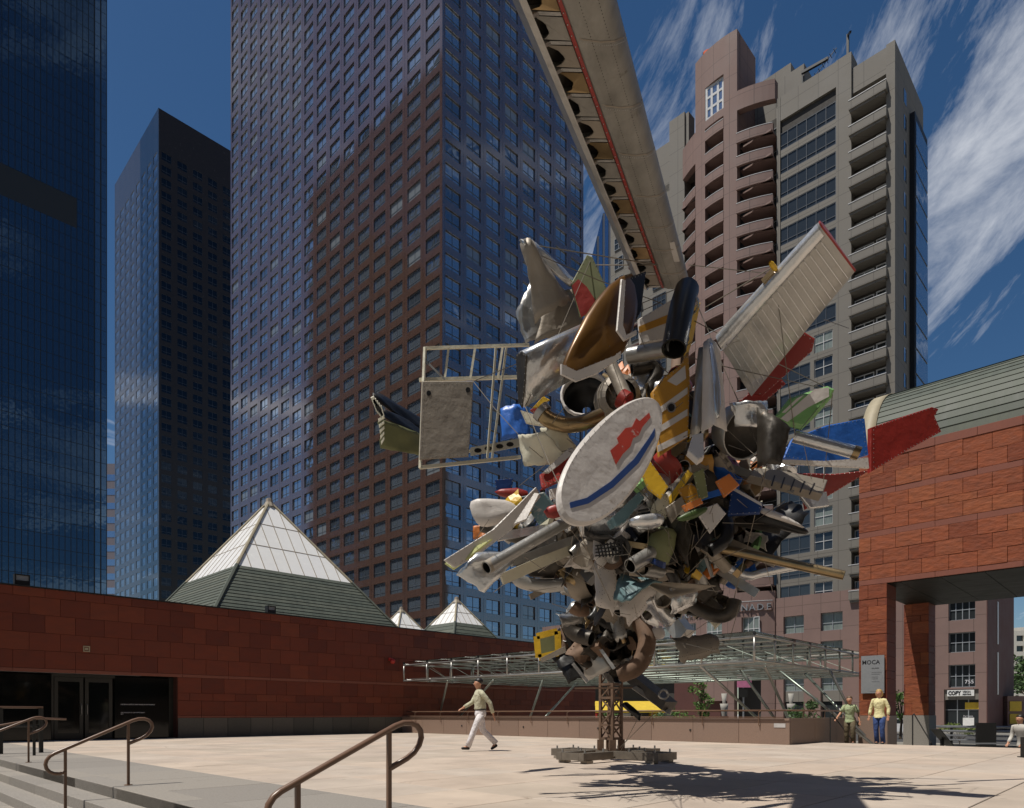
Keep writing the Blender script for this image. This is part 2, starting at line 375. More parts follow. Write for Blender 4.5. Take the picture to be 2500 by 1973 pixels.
# entrance: dark glazing set back in the opening
ent = MB(); ent.box(-12, 9.4, WB+0.9, WB+0.95, -0.1, 2.3); entr = ent.build('entrance_backing', BLACK, mus)
glz = WB + 0.42
def pane(a0, a1, z0, z1, nm='glass_pane'): return MB().box(a0, a1, glz, glz+0.015, z0, z1).build(nm, DKGLASS, mus)
edges = [-6.0, -3.6, -1.2, 1.2, 3.2, 5.55]
for a0, a1 in zip(edges[:-1], edges[1:]):
    pane(a0+.03, a1-.03, 0.03, 2.22); MB().box(a1-.03, a1+.03, glz-.03, glz+.05, 0, 2.26).build('mullion', BRONZE, mus)
for a0, a1 in ((5.6,6.45),(6.5,7.35)):           # double door
    d = MB(); w = 0.11
    d.box(a0, a0+w, glz-.03, glz+.03, .02, 2.15); d.box(a1-w, a1, glz-.03, glz+.03, .02, 2.15)
    d.box(a0+w, a1-w, glz-.029, glz+.029, .02, .24); d.box(a0+w, a1-w, glz-.029, glz+.029, 2.0, 2.15)
    door = d.build('door', BRONZE, mus)
    MB().box(a0+w, a1-w, glz-.005, glz+.005, .24, 2.0).build('door_glass', DKGLASS, door)
    ha = a1 - .06 if a0 < 6 else a0 + .06
    MB().tube([(ha, glz-.03, .85),(ha, glz-.09, .9),(ha, glz-.09, 1.2),(ha, glz-.03, 1.25)], .012, 6).build('handle', STEEL, door)
MB().box(5.52, 7.43, glz-.028, glz+.028, 2.16, 2.26).build('door_head', BRONZE, mus)
pane(7.43, 9.25, 0.03, 2.22); MB().box(9.25, 9.4, glz-.03, glz+.06, 0, 2.26).build('mullion', BRONZE, mus)
WTXT = mat('white_vinyl_lettering', (0.75, 0.75, 0.78), 0.6)
def text(s, name, m, parent, loc, size, rot, ext=0.003, align='LEFT', fr=None, bold=0.0, sx=1.0):
    cu = bpy.data.curves.new(name, 'FONT'); cu.body = s; cu.size = size; cu.extrude = ext; cu.align_x = align; cu.offset = bold
    cu.resolution_u = 2
    tmp = bpy.data.objects.new(name, cu); COL.objects.link(tmp)
    dg = bpy.context.evaluated_depsgraph_get(); dg.update()
    me = bpy.data.meshes.new_from_object(tmp.evaluated_get(dg)); bpy.data.objects.remove(tmp, do_unlink=True)
    me.materials.clear(); me.materials.append(m)
    o = put(name, me, parent, loc, rot); o.scale = (sx, 1, 1); return o
text('USE BOX OFFICE AND MUSEUM ENTRANCE', 'lettering', WTXT, mus, (7.62, glz-.006, 1.22), 0.058, (R(90), 0, 0))
text('THE MUSEUM OF CONTEMPORARY\nART', 'lettering', WTXT, mus, (7.62, glz-.006, 0.93), 0.05, (R(90), 0, 0))
# small wall fittings
f = MB(); f.box(6.35, 6.55, WB-.03, WB-.001, 3.02, 3.05); f.box(6.35, 6.55, WB-.03, WB-.001, 3.19, 3.22); f.box(6.35,6.38,WB-.03,WB-.001,3.05,3.19); f.box(6.52,6.55,WB-.03,WB-.001,3.05,3.19)
f.box(6.40, 6.50, WB-.02, WB-.001, 3.08, 3.16)
single(f, 'wall_outlet', CREAM, 'small square beige wall plate on red stone above the entrance', 'wall plate')
RED = mat('red_alarm_paint', (0.45, 0.03, 0.02), 0.4)
f = thing('fire_alarm', 'small red fire alarm lamp on red museum wall beside canopy', 'alarm', (19.0, WB, 3.35))
MB().box(18.9, 19.1, WB-.08, WB-.03, 3.42, 3.56).build('backplate', RED, f)
MB().lathe([(0,-.02),(.1,0),(.13,.06),(.11,.14),(0.0,.17)], (19.05, WB-.08, 3.4), (0,-1,-.1), 12).build('bell', RED, f, True)
FLG = mat('floodlight_glass', (0.35, 0.36, 0.37), 0.15)
def floodlight(a, b, z, w, label):
    t = thing('floodlight', label, 'floodlight', (a, b, z), 'floodlights on the museum roof')
    m = MB(); h = w*0.85
    m.box(a-w/2, a+w/2, b-.12, b+.14, z+.1, z+.14); m.box(a-w/2, a+w/2, b-.12, b+.14, z+.1+h-.04, z+.1+h)
    m.box(a-w/2, a-w/2+.04, b-.12, b+.14, z+.14, z+.06+h); m.box(a+w/2-.04, a+w/2, b-.12, b+.14, z+.14, z+.06+h); m.box(a-w/2+.04, a+w/2-.04, b+.08, b+.139, z+.14, z+.06+h)
    m.box(a-w/2+.04, a+w/2-.04, b-.119, b+.08, z+.14, z+.1+h*.42)
    m.build('housing', BLACK, t); MB().box(a-w/2+.04, a+w/2-.04, b-.1, b-.09, z+.1+h*.42, z+.06+h).build('lens', FLG, t)
    MB().box(a-.06, a+.06, b-.05, b+.05, z, z+.1).build('bracket', BLACK, t)
floodlight(4.75, 27.3, 5.05, 0.42, 'black floodlight at the left end of the museum roof')
floodlight(13.4, 27.3, 5.05, 0.36, 'black floodlight on museum roof in front of big pyramid')

# ------------------------------------------------------------------ skylight pyramids
def lerp(p, q, t): return p + (q - p) * t
def pyramid(label, a, b, zroof, zmid, apex, slope, nrow, ncol, nsh, cap=0.16):
    t = thing('skylight_pyramid', label, 'skylight', (a, b, zroof), 'pyramid skylights on the museum roof')
    ap = Vector((a, b, apex)); 
    def corner(i, z):
        h = (apex - z) / slope; sx, sy = ((-1,-1),(1,-1),(1,1),(-1,1))[i % 4]; return Vector((a + sx*h, b + sy*h, z))
    core = MB(); k = 0.10
    core.add([corner(0,zroof)+Vector((k,k,0)), corner(1,zroof)+Vector((-k,k,0)), corner(2,zroof)+Vector((-k,-k,0)), corner(3,zroof)+Vector((k,-k,0)), ap-Vector((0,0,k*slope))],
             [(0,1,4),(1,2,4),(2,3,4),(3,0,4)])
    core.build('core', MULL, t)
    zt = apex - 0.25
    for fi in range(4):
        vis = fi in (0, 3)
        nr, nc = nrow, ncol
        p0, p1 = corner(fi, zmid), corner(fi+1, zmid); q0, q1 = corner(fi, zt), corner(fi+1, zt)
        nrm = (p1-p0).cross(q0-p0).normalized()
        if nrm.z < 0: nrm = -nrm
        up = ((q0+q1)/2 - (p0+p1)/2); W = (p1-p0).length; Hh = up.length; ex = (p1-p0).normalized(); ey = up.normalized()
        mid = (p0+p1)/2
        for r in range(nr):
            y0, y1 = Hh*r/nr, Hh*(r+1)/nr
            for c in range(nc):
                x0, x1 = -W/2 + W*c/nc, -W/2 + W*(c+1)/nc
                g = 0.016; poly = []
                # clip the cell to the triangle |x| < hw(y)
                hw = lambda y: (W/2) * (1 - y/ (Hh * (apex-zmid)/(zt-zmid))) - 0.05
                pts = [(x0+g,y0+g),(x1-g,y0+g),(x1-g,y1-g),(x0+g,y1-g)]
                for sgn in (1, -1):
                    outp = []
                    for i in range(len(pts)):
                        A, B = pts[i], pts[(i+1) % len(pts)]
                        fa, fb = hw(A[1]) - sgn*A[0], hw(B[1]) - sgn*B[0]
                        if fa >= 0: outp.append(A)
                        if (fa >= 0) != (fb >= 0):
                            tt = fa/(fa-fb); outp.append((A[0]+(B[0]-A[0])*tt, A[1]+(B[1]-A[1])*tt))
                    pts = outp
                    if len(pts) < 3: break
                if len(pts) < 3: continue
                n = len(pts); front = [mid + ex*x + ey*y + nrm*0.0 for x, y in pts]; back = [p - nrm*0.03 for p in front]
                MB().add(front+back, [tuple(range(n)), tuple(range(2*n-1, n-1, -1))] + [(i, i+n, (i+1)%n+n, (i+1)%n) for i in range(n)]).build('pane', WHITEP, t)
            if r: 
                hw2 = hw(y0)+.05
                MB().bar(mid+ex*-hw2+ey*y0, mid+ex*hw2+ey*y0, .034, .03, 0, nrm).build('mullion', MULL, t)
        for c in range(1, nc):
            x = -W/2 + W*c/nc; yy = (Hh*(apex-zmid)/(zt-zmid)) * (1 - abs(x)/(W/2))
            if yy > .2: MB().bar(mid+ex*x, mid+ex*x+ey*min(yy, Hh), .034, .03, 0, nrm).build('mullion', MULL, t)
        # copper shingle courses below the glass
        for s in range(nsh):
            za, zb = lerp(zroof, zmid, s/nsh), lerp(zroof, zmid, (s+1)/nsh)
            A, B, C, D = corner(fi, za), corner(fi+1, za), corner(fi+1, zb), corner(fi, zb)
            o_ = nrm*0.035
            MB().add([A+o_, B+o_, C+nrm*.012, D+nrm*.012, A, B, C-o_, D-o_], [(0,1,2,3),(4,0,3,7),(5,6,2,1),(0,4,5,1)]).build('shingle', COPPER, t)
        MB().tube([corner(fi, zroof)+Vector((0,0,.02)), corner(fi, zmid)+Vector((0,0,.03))], .09, 6).build('hip_ridge', COPPER, t)
        MB().tube([corner(fi, zmid)+Vector((0,0,.03)), ap+Vector((0,0,.02))], .075, 6).build('hip_mullion', CREAM, t)
    MB().lathe([(.0,.3),(.16,.24),(.2,.05),(.34,-.2)], ap-Vector((0,0,.1)), (0,0,1), 8).build('cap', MULL, t)
pyramid('large white glass pyramid skylight with green copper base on museum roof', 16.67, 34.1, 4.9, 7.79, 12.09, 1.4, 3, 9, 17)
pB = P(1115, 1463, 52.7); pA = P(980, 1487, 60.5)
for p, lab in ((pB, 'small pyramid skylight, nearer the sculpture, with copper base showing'), (pA, 'smallest pyramid skylight between large pyramid and the other small one')):
    a_, b_ = p.dot(U), p.dot(V)
    pyramid(lab, a_, b_, 4.9, 7.75 if p is pB else 7.4, p.z, 1.4, 2, 5, 10)
MB_ = thing('roof_lamp', 'small round lamp dome on roof edge below small pyramid', 'lamp', (21.6, 27.4, 5.02))
MB().lathe([(.14,0),(.13,.1),(.09,.18),(0.0,.22)], (21.6,27.4,5.02), (0,0,1), 10).build('dome', FLG, MB_, True)

# ------------------------------------------------------------------ museum block on the right, on pillars, with barrel vault
A0, A1, BL = 25.76, 32.45, 7.95
rb = thing('museum_gatehouse', 'red cleft sandstone museum block on pillars with green barrel vault roof', 'building', (A0, BL, -0.9))
BEND = -16
core = MB(); core.box(A0+.06, A1-.06, BEND, BL-.06, 5.46, 9.9); core.build('wall', REDJ, rb); wallr = rb.children[-1]
def rcourse(b0, b1, z0, z1, w, off, m=REDR, fa=A0, name='stone', jit=0.012):
    b = b1 + (w/2 if off else 0)
    while b > b0 + .05:
        s1, s0 = min(b, b1), max(b - w, b0)
        if s1 - s0 > .08: put(name, stone(s1-s0, z1-z0, m, 0.007 if m is REDR else .004, 0.07), rb if name == 'pillar_stone' else wallr, (fa + (rnd.uniform(-jit, jit) if m is REDR else .006), (s0+s1)/2, (z0+z1)/2))
        b -= w
for i, (z0, z1) in enumerate(((9.23,9.76),(8.7,9.23),(8.0,8.5),(7.76,8.0),(7.28,7.76),(6.587,7.08),(6.093,6.587),(5.6,6.093))):
    rcourse(-3, BL, z0, z1, 0.78, i % 2)
for z0, z1 in ((8.5,8.7),(7.08,7.28),(5.42,5.6)): rcourse(-3, BL, z0, z1, 1.17, 0, REDB, A0, 'band_stone')
rcourse(-3, BL, 9.76, 10.04, 1.17, 0, REDB, A0-.02, 'coping_stone')
MB().box(A0+.02, A1, BEND, BL-.01, 9.9, 10.03).build('ledge', REDB, rb)
MB().box(A0+.055, A1-.055, BL-.058, BL-.0, 5.44, 9.9).build('end_wall', REDB, rb)
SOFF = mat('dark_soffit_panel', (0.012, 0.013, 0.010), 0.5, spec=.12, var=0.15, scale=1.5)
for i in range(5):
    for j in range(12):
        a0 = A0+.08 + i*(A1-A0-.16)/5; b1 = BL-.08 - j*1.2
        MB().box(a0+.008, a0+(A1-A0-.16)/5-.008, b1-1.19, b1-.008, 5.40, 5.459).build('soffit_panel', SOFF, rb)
for pa, nm in ((A0, 1), (A1-1.09, 2)):       # pillars
    pc = MB(); pc.box(pa+.05, pa+1.04, BL-.85, BL-.05, -.9, 5.42); pil = pc.build('pillar', REDB, rb)
    hs = [.84,1.34,1.62,2.12,2.40,2.9,3.4,3.68,4.17,4.66,4.92,5.41]
    for k, (z0, z1) in enumerate(zip(hs[:-1], hs[1:])):
        cuts = [BL-.9, BL-.6, BL] if k % 2 else [BL-.9, BL-.3, BL]
        if k % 5 == 2: cuts = [BL-.9, BL]
        for b0, b1 in zip(cuts[:-1], cuts[1:]):
            put('stone', stone(b1-b0, z1-z0, REDR, 0.007, .05), pil, (pa+rnd.uniform(-.01,.01), (b0+b1)/2, (z0+z1)/2))
        put('stone', stone(1.08, z1-z0, REDS, 0.004, .05), pil, (pa+.54, BL-.90, (z0+z1)/2), (0,0,R(90)))
        put('stone', stone(1.08, z1-z0, REDS, 0.004, .05), pil, (pa+.54, BL, (z0+z1)/2), (0,0,R(-90)))
    MB().box(pa-.02, pa+1.11, BL-.92, BL+.02, -.9, .84).build('plinth', GRAN if nm == 2 else PGRAN, pil)
# vault: copper courses along the block and a cream rim at the end
HWv, RISEv, ac = (A1-A0)/2-.05, 2.92, (A0+A1)/2
nv = 34
def vp(t, r=1.0): return Vector((ac - HWv*r*math.cos(t), 0, 10.04 + RISEv*r*math.sin(t)))
MB().rings([[vp(math.pi*k/24, .985)+Vector((0,b,0)) for k in range(25)] for b in (BEND, BL-.1)], close=False).build('vault', COPPER, rb)
for k in range(nv):
    t0, t1 = math.pi*k/nv, math.pi*(k+1)/nv
    lo, hi = (t0, t1) if t0 < math.pi/2 else (t1, t0)
    A, B, C, D = vp(lo, 1.007), vp(hi, 1.0), vp(hi, .985), vp(lo, .985)
    mbv = MB(); b0, b1 = BEND, BL-.49
    mbv.rings([[p+Vector((0,b,0)) for p in (A,B,C,D)] for b in (b0, b1)], caps=True); mbv.build('shingle', COPPER, rb)
rim = MB()
prof = [(1.012, BL-.5), (1.018, BL-.5), (1.018, BL-.02), (.97, BL-.0)]
rim.rings([[vp(math.pi*k/24, r)+Vector((0,b,0)) for k in range(25)] for r, b in prof], close=False)
rim.build('vault_rim', CREAM, rb, True)
MB().add([vp(math.pi*k/24,.975)+Vector((0,BL-.02,0)) for k in range(25)], [tuple(range(25))]).build('vault_end', CREAM, rb)
for k in range(9): MB().lathe([(.07,0),(.07,.07),(.0,.1)], (ac, BL-1.2-k*1.45, 10.04+RISEv*1.0+.01), (0,0,1), 6).build('ridge_knob', BLACK, rb)
gl = thing('globe_lamp', 'dark round lamp hanging under soffit beside the two pillars', 'lamp', tuple((lambda p: (p.dot(U), p.dot(V), p.z))(P(2200, 1447, 26.5))))
gb = Vector(gl['_b'])
MB().lathe([(0,-.24),(.12,-.21),(.21,-.12),(.24,0),(.21,.12),(.12,.21),(0,.24)], gb, (0,0,1), 14).build('globe', BLACK, gl, True)
MB().tube([gb+Vector((0,0,.2)), Vector((gb.x,gb.y,5.41))], .02, 6).build('stem', BLACK, gl)
# sign on the nearer pillar
SGN = mat('grey_sign_panel', (0.30, 0.31, 0.32), 0.45, 0.3, var=0.05)
SBLK = mat('black_lettering', (0.01,0.01,0.012), 0.5); SGR = mat('grey_lettering', (0.12,0.12,0.125), 0.6)
sg = thing('museum_sign', 'grey metal museum sign reading MOCA on red stone pillar', 'sign', (A0-.05, BL-.46, 1.6))
sb0, sb1, sz0, sz1 = BL-.84, BL-.10, 1.62, 2.93
MB().box(A0-.09, A0-.05, sb0, sb1, sz0, sz1).build('panel', SGN, sg)
rotS = (R(90), 0, R(-90))
text('MOCA', 'lettering', SBLK, sg, (A0-.093, sb1-.03, sz1-.30), 0.21, rotS, 0.002, bold=.0015, sx=.92)
for k, (s, y, sx) in enumerate((('GALLERIES', .46, .34), ('Permanent Collection', .60, .34), ('Special Exhibitions', .66, .34), ('Museum Store', .76, .34), ('Patinette Cafe', .82, .34), ('Members Lounge', .92, .34), ('moca grand avenue  los angeles', 1.26, .30))):
    text(s, 'lettering', SBLK if k == 0 else SGR, sg, (A0-.093, sb1-sx, sz1-y), .05 if k == 0 else .036, rotS, .001)

# ------------------------------------------------------------------ terrace parapet with rail
PA = 19.7
pp = thing('terrace_parapet', 'low brown granite parapet wall with brown pipe rail behind the sculpture', 'wall', (PA, 17, 0))
MB().box(PA+.05, PA+.34, BL+.05, WB-.05, -.9, .70).build('core', DGRAN, pp)
nb = 12; bw = (WB - BL) / nb
for i in range(nb):
    b0, b1 = BL + i*bw, BL + (i+1)*bw
    put('slab', MB().bbox(0, .05, -bw/2+.004, bw/2-.004, -.352, .352, .006).mesh('slab', PGRAN), pp, (PA, (b0+b1)/2, .35))
    MB().box(PA-.03, PA+.40, b0+.003, b1-.003, .705, .77).build('coping', PGRAN, pp)
for i in range(3): MB().box(PA+.06+i*1.9, PA+.05+(i+1)*1.9, BL-.0, BL+.30, -.9, .77).build('return_slab', PGRAN, pp)
rail = MB().tube([(PA+.1, BL+.15, 1.0), (PA+.1, WB-.3, 1.0)], .026, 8); rail.build('rail', RAILP, pp, True)
MB().tube([(PA+.1, BL+.15, 1.0), (PA+6, BL+.15, 1.0)], .026, 8).build('rail', RAILP, pp, True)
MB().tube([(PA-.06, BL+.15, .80), (PA-.06, WB-.3, .80)], .014, 6).build('lower_rail', RAILP, pp, True)
for i in range(10):
    b = BL + .9 + i*1.85
    MB().tube([(PA+.1, b, 1.0), (PA-.06, b, .95), (PA-.06, b, .56), (PA-.0, b, .54)], .013, 6).build('rail_bracket', RAILP, pp)
    if i % 2: MB().lathe([(.035,0),(.035,.02),(.0,.03)], (PA, b+.45, .38), (-1,0,0), 10).build('wall_light', BLACK, pp)
for i in range(3): MB().tube([(PA+1.4+i*1.8, BL+.15, 1.0), (PA+1.4+i*1.8, BL+.15, .77)], .016, 6).build('rail_post', RAILP, pp)
MB().box(PA-.012, PA-.0, BL+.12, BL+.46, .50, .62).build('plaque', mat('pale_plaque', (0.5,0.48,0.46), 0.4), pp)
hr = thing('stair_handrail', 'thin dark handrail sloping down the street stairs beside the women', 'handrail', (22.2, 7.2, 0))
for bb in (7.62, 5.35):
    MB().tube([(22.0, bb, 0), (22.0, bb, .86), (22.15, bb, .9), (24.1, bb, .0), (24.1, bb, -.88)], .018, 6).build('rail', BLACK, hr)
# ------------------------------------------------------------------ steel and glass canopy over the terrace
CA0, CB0, CB1, ZB, ZT = 19.3, 8.83, 25.9, 2.44, 3.17
na, nbb = 7, 10; da, db = 1.43, (CB1-CB0)/10
CA1 = CA0 + na*da
cn = thing('terrace_canopy', 'steel tube space frame canopy with glass roof behind the sculpture', 'canopy', (CA0, CB0, -0.9))
ch = {}
for z in (ZB, ZT):
    for i in range(na+1):
        k = ('l', z); a = CA0+i*da
        MB().tube([(a, CB0, z), (a, CB1, z)], .042 if i in (0, na) else .03, 8).build('chord', STEEL, cn, True)
    for j in range(nbb+1):
        b = CB0+j*db
        MB().tube([(CA0, b, z+.045), (CA1, b, z+.045)], .04 if j in (0, nbb) else .026, 8).build('cross_chord', STEEL, cn, True)
pm = MB().tube([(0,0,-(ZT-ZB)/2),(0,0,(ZT-ZB)/2)], .036, 8).mesh('post', STEEL, True)
for i in range(na+1):
    for j in range(nbb+1):
        if i in (0, na) or j in (0, nbb) or (i % 2 == 0 and j % 2 == 1): put('post', pm, cn, (CA0+i*da, CB0+j*db, (ZT+ZB)/2))
for i in range(0, na, 2):
    for j in range(0, nbb, 2):
        a, b = CA0+i*da, CB0+j*db
        MB().tube([(a+da, b, ZB),(a+da, b+db, ZT)], .011, 5).build('tie_rod', STEEL, cn)
        MB().tube([(a+da, b+db, ZB),(a+da, b+2*db, ZT)], .011, 5).build('tie_rod', STEEL, cn)
        MB().tube([(a, b+db, ZT),(a+da, b+db, ZB)], .011, 5).build('tie_rod', STEEL, cn)
gp = MB().box(-da/2+.012, da/2-.012, -db/2+.012, db/2-.012, -.008, .008).mesh('glass_pane', CGLASS)
sp_ = MB(); 
for i in range(na):
    for j in range(nbb):
        o = put('glass_pane', gp, cn, (CA0+(i+.5)*da, CB0+(j+.5)*db, ZT+.17))
spm = MB().box(-.03,.03,-.03,.03,0,.09).mesh('glass_clip', BLACK)
for i in range(na+1):
    for j in range(0, nbb+1): put('glass_clip', spm, cn, (CA0+i*da, CB0+j*db, ZT+.075))
lou = MB()
for i in range(na):
    for k in range(3): MB().box(CA0+i*da+.2+k*.42, CA0+i*da+.26+k*.42, CB0+.05, CB1-.05, ZB+.1, ZB+.115).build('louvre_slat', STEEL, cn)
for (tx, ty, bx, by, ab) in ((1708.6,1624,1846,1751,22.2),(1807,1634,1889,1751,23.2),(1868,1627,1923,1751,24.2),(1903,1638,2021,1731,24.6),(1965,1644,2032,1714,25.5),(2027,1638,2082,1748,26.5),
                             (1093,1662,1073,1747,22.5),(1205,1661,1123,1748,23.2),(1327,1657,1295,1748,22.5),(1410,1665,1332,1750,23.2)):
    rr_ = (bx-1250)/FPX; Yb = ab/(rr_*U.x+U.y); q = P(bx, by, Yb)
    rt_ = (tx-1250)/FPX; Yt = min(max((ZB-HC)*FPX/(HOR-ty), 19.4/(rt_*U.x+U.y)), 29/(rt_*U.x+U.y)); t_ = P(tx, ty, Yt); t_.z = ZB
    e = q + (q - t_).normalized() * 1.9
    tt = lambda p: Vector((p.dot(U), p.dot(V), p.z))
    k_ = (20.4 - t_.dot(U)) / (e.dot(U) - t_.dot(U)) if e.dot(U) < 20.4 else 1.0
    e = t_ + (e - t_) * k_
    MB().tube([tt(t_), tt(e)], .05, 8).build('strut', STEEL, cn, True)
for b in (12.4, 17.6):
    MB().lathe([(.0,-.12),(.1,-.1),(.13,.05),(.1,.16),(0,.18)], (CA0+2.0, b, ZB+.35), (0,.3,-1), 10).build('spotlight', BLACK, cn, True)

# ------------------------------------------------------------------ office towers
def window_mb(w, h, split=0.28, fr=0.07, two=True):
    mb = MB(); zs = h*split
    mb.box(-w/2, w/2, 0.06, 0.08, 0, h, 0)
    mb.box(-w/2, w/2, 0.0, .06, 0, fr, 1); mb.box(-w/2, w/2, 0.001, .06, h-fr, h, 1)
    mb.box(-w/2, -w/2+fr, .002, .06, fr, h-fr, 1); mb.box(w/2-fr, w/2, .002, .06, fr, h-fr, 1)
    mb.box(-w/2+fr, w/2-fr, .003, .06, zs-fr*.7, zs+fr*.7, 1)
    if two: mb.box(-fr/2, fr/2, .004, .06, zs+fr*.7, h-fr, 1); mb.box(-fr/2, fr/2, .004, .06, fr, zs-fr*.7, 1)
    return mb
BLIND = tower_glass('tower_glass_with_blinds', (0.33, 0.36, 0.38), 0.12, 0.03, 0.55); DIM = tower_glass('dimmer_tower_glass', (0.24, 0.29, 0.35), 0.03, 0.05)
def office_tower(label, a0, b0, la, lb, Hh, floor, nl, nr, wfrac, hfrac, stone_m, glass_m, frame_m, ztop_blank=0.0, rec=0.22, z0=-0.9, seed=1, limit=290, blinds=True, glass_r=None, stone_r=None):
    rg = random.Random(seed)
    t = thing('office_tower', label, 'tower', (a0, b0, z0))
    nf = int((Hh - ztop_blank) / floor)
    MB().box(a0+.34, a0+la-.01, b0+.34, b0+lb-.01, z0, Hh-.3).build('core', BLACK, t)
    w = MB(); w2 = MB(); glass_r = glass_r or glass_m
    pl_, pr_ = lb / nl, la / nr; ww_l, ww_r = pl_*wfrac, pr_*wfrac; wh = floor*hfrac; sill = floor*(1-hfrac)*.5
    def pier_l(b_s, b_e): 
        if b_e - b_s > .5:
            m_ = (b_s+b_e)/2; w.box(a0, a0+.36, b_s, m_-.03, z0, Hh); w.box(a0, a0+.36, m_+.03, b_e, z0, Hh); w.box(a0+.05, a0+.36, m_-.03, m_+.03, z0, Hh)
        else: w.box(a0, a0+.36, b_s, b_e, z0, Hh)
    def pier_r(a_s, a_e):
        m_ = (a_s+a_e)/2; w2.box(a_s, m_-.03, b0, b0+.36, z0, Hh); w2.box(m_+.03, a_e, b0, b0+.36, z0, Hh); w2.box(m_-.03, m_+.03, b0+.05, b0+.36, z0, Hh)
    for i in range(nl+1):
        c = b0 + i*pl_; s, e = max(b0, c-(pl_-ww_l)/2), min(b0+lb, c+(pl_-ww_l)/2)
        pier_l(s if i else b0+.002, e)
    for i in range(nr+1):
        c = a0 + i*pr_; s, e = max(a0+.36, c-(pr_-ww_r)/2), min(a0+la, c+(pr_-ww_r)/2); pier_r(s, e)
    fl = 0
    for k in range(nf+1):
        zc = z0 + k*floor; lo, hi = zc - floor*(1-hfrac)/2, zc + floor*(1-hfrac)/2
        if k == nf: hi = Hh - .02
        w.box(a0+.012, a0+.355, b0+.37, b0+lb-.02, lo, hi); w2.box(a0+.37, a0+la-.02, b0+.012, b0+.355, lo, hi)
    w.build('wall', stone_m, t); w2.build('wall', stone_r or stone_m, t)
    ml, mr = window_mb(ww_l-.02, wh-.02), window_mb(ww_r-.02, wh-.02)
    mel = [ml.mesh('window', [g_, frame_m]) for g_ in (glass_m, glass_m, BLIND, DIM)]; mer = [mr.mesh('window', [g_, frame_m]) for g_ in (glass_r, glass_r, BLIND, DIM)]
    def variant(mb, gi):
        o = MB(); o.v, o.f = mb.v, mb.f; o.m = [gi if k == 0 else 1 for k in mb.m]; return o
    cand = []
    for side, n, pit in (('l', nl, pl_), ('r', nr, pr_)):
        for i in range(n):
            for k in range(nf):
                zb = z0 + k*floor + floor*(1-hfrac)/2 + .01
                p = (a0+rec, b0+(i+.5)*pit, zb) if side == 'l' else (a0+(i+.5)*pit, b0+rec, zb)
                q = G(*p); x, y = pix(q)
                vis = -40 < x < 2540 and -60 < y < 1640
                cand.append((0 if vis else 1, q.length, side, p))
    cand.sort(key=lambda c: (c[0], c[1]))
    restm = MB()
    for i, (nv_, d, side, p) in enumerate(cand):
        rz = R(-90) if side == 'l' else 0.0
        jit = (R(rg.gauss(0, .1)), 0, rz + R(rg.gauss(0, .12)))
        rv_ = rg.random(); vi = 2 if rv_ < .07 and blinds else 3 if rv_ < .22 and blinds else 0
        if i < limit and not nv_: put('window', (mel if side == 'l' else mer)[vi], t, p, jit)
        elif not nv_ or i % 1 == 0:
            M_ = Matrix.Translation(p) @ Matrix.Rotation(jit[2], 4, 'Z') @ Matrix.Rotation(jit[0], 4, 'X')
            restm.join(variant(ml if side == 'l' else mr, vi if vi or side == 'l' else 4), M_)
    if restm.v: o = restm.build('windows', [glass_m, frame_m, BLIND, DIM, glass_r], t); o['kind'] = 'stuff'
    return t
TG = tower_glass('reflective_tower_glass', (0.40, 0.47, 0.55), 0.02, 0.03)
TGD = tower_glass('dark_shaded_tower_glass', (0.022, 0.03, 0.04), 0.02, 0.03)  # dark reflection of the far tower's right face put into the glass colour
FRM = mat('bronze_window_frame', (0.09, 0.10, 0.115), 0.3)
BRN = mat('brown_polished_granite', (0.095, 0.054, 0.041), 0.07, var=0.1, scale=0.6, ior=3.0, joints=(2.65, 3.9, .62, .07))
DKB = mat('dark_shaded_granite', (0.022, 0.017, 0.015), 0.25, var=0.1, scale=0.5, ior=1.4)  # carries the shade of the far tower's right face; slab tower wall too
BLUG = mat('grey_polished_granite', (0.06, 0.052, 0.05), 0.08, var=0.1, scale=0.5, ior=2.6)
office_tower('tall brown granite office tower with corner facing the plaza, behind pyramid', 74.8, 89.5, 38.8, 85, 218, 3.9, 16, 8, .72, .66, BRN, TG, FRM, seed=3)
office_tower('dark granite tower with sloping roofline between glass tower and brown tower', 156.0, 474.5, 100, 92.7, 397, 8.46, 8, 10, .62, .62, BLUG, TG, FRM, ztop_blank=24, seed=5, blinds=False, glass_r=TGD, stone_r=DKB)  # right face shaded by its own darker glass and granite
# dark glass curtain-wall tower on the far left
gt = thing('glass_tower', 'dark blue glass curtain wall tower at the left edge', 'tower', (110, 472.5, -0.9))
gk = 2.1
ga1, gb0, pw, ph = 126.0, 472.5, 1.45*gk, 3.9*gk
CURT = [tower_glass('curtain_glass', (0.06, 0.10, 0.145), 0.03, 0.02), tower_glass('curtain_glass_lit', (0.12, 0.185, 0.25), 0.03, 0.02)]  # second copy: brighter light on the corner strip put into the glass colour
ncol = 26; wm = ga1 - 2*2.2 - .3
MB().box(ga1-ncol*pw, ga1-7.1, gb0+.25, gb0+50, -.9, 470).build('core', BLACK, gt)
MB().box(ga1-7.1, ga1-.05, gb0+.9, gb0+49, -.9, 470).build('corner_core', BLACK, gt)
pm_ = [MB().box(-pw/2+.2, pw/2-.2, 0, .1, -ph/2+.15, ph/2-.15).mesh('glass_pane', c) for c in CURT]
pmb = MB().box(-pw/2+.2, pw/2-.2, 0, .1, -ph/2+.15, ph/2-.15)
rg = random.Random(9); cand = []
zt_band = P(193, 566, 434).z; zb_band = P(193, 628, 434).z
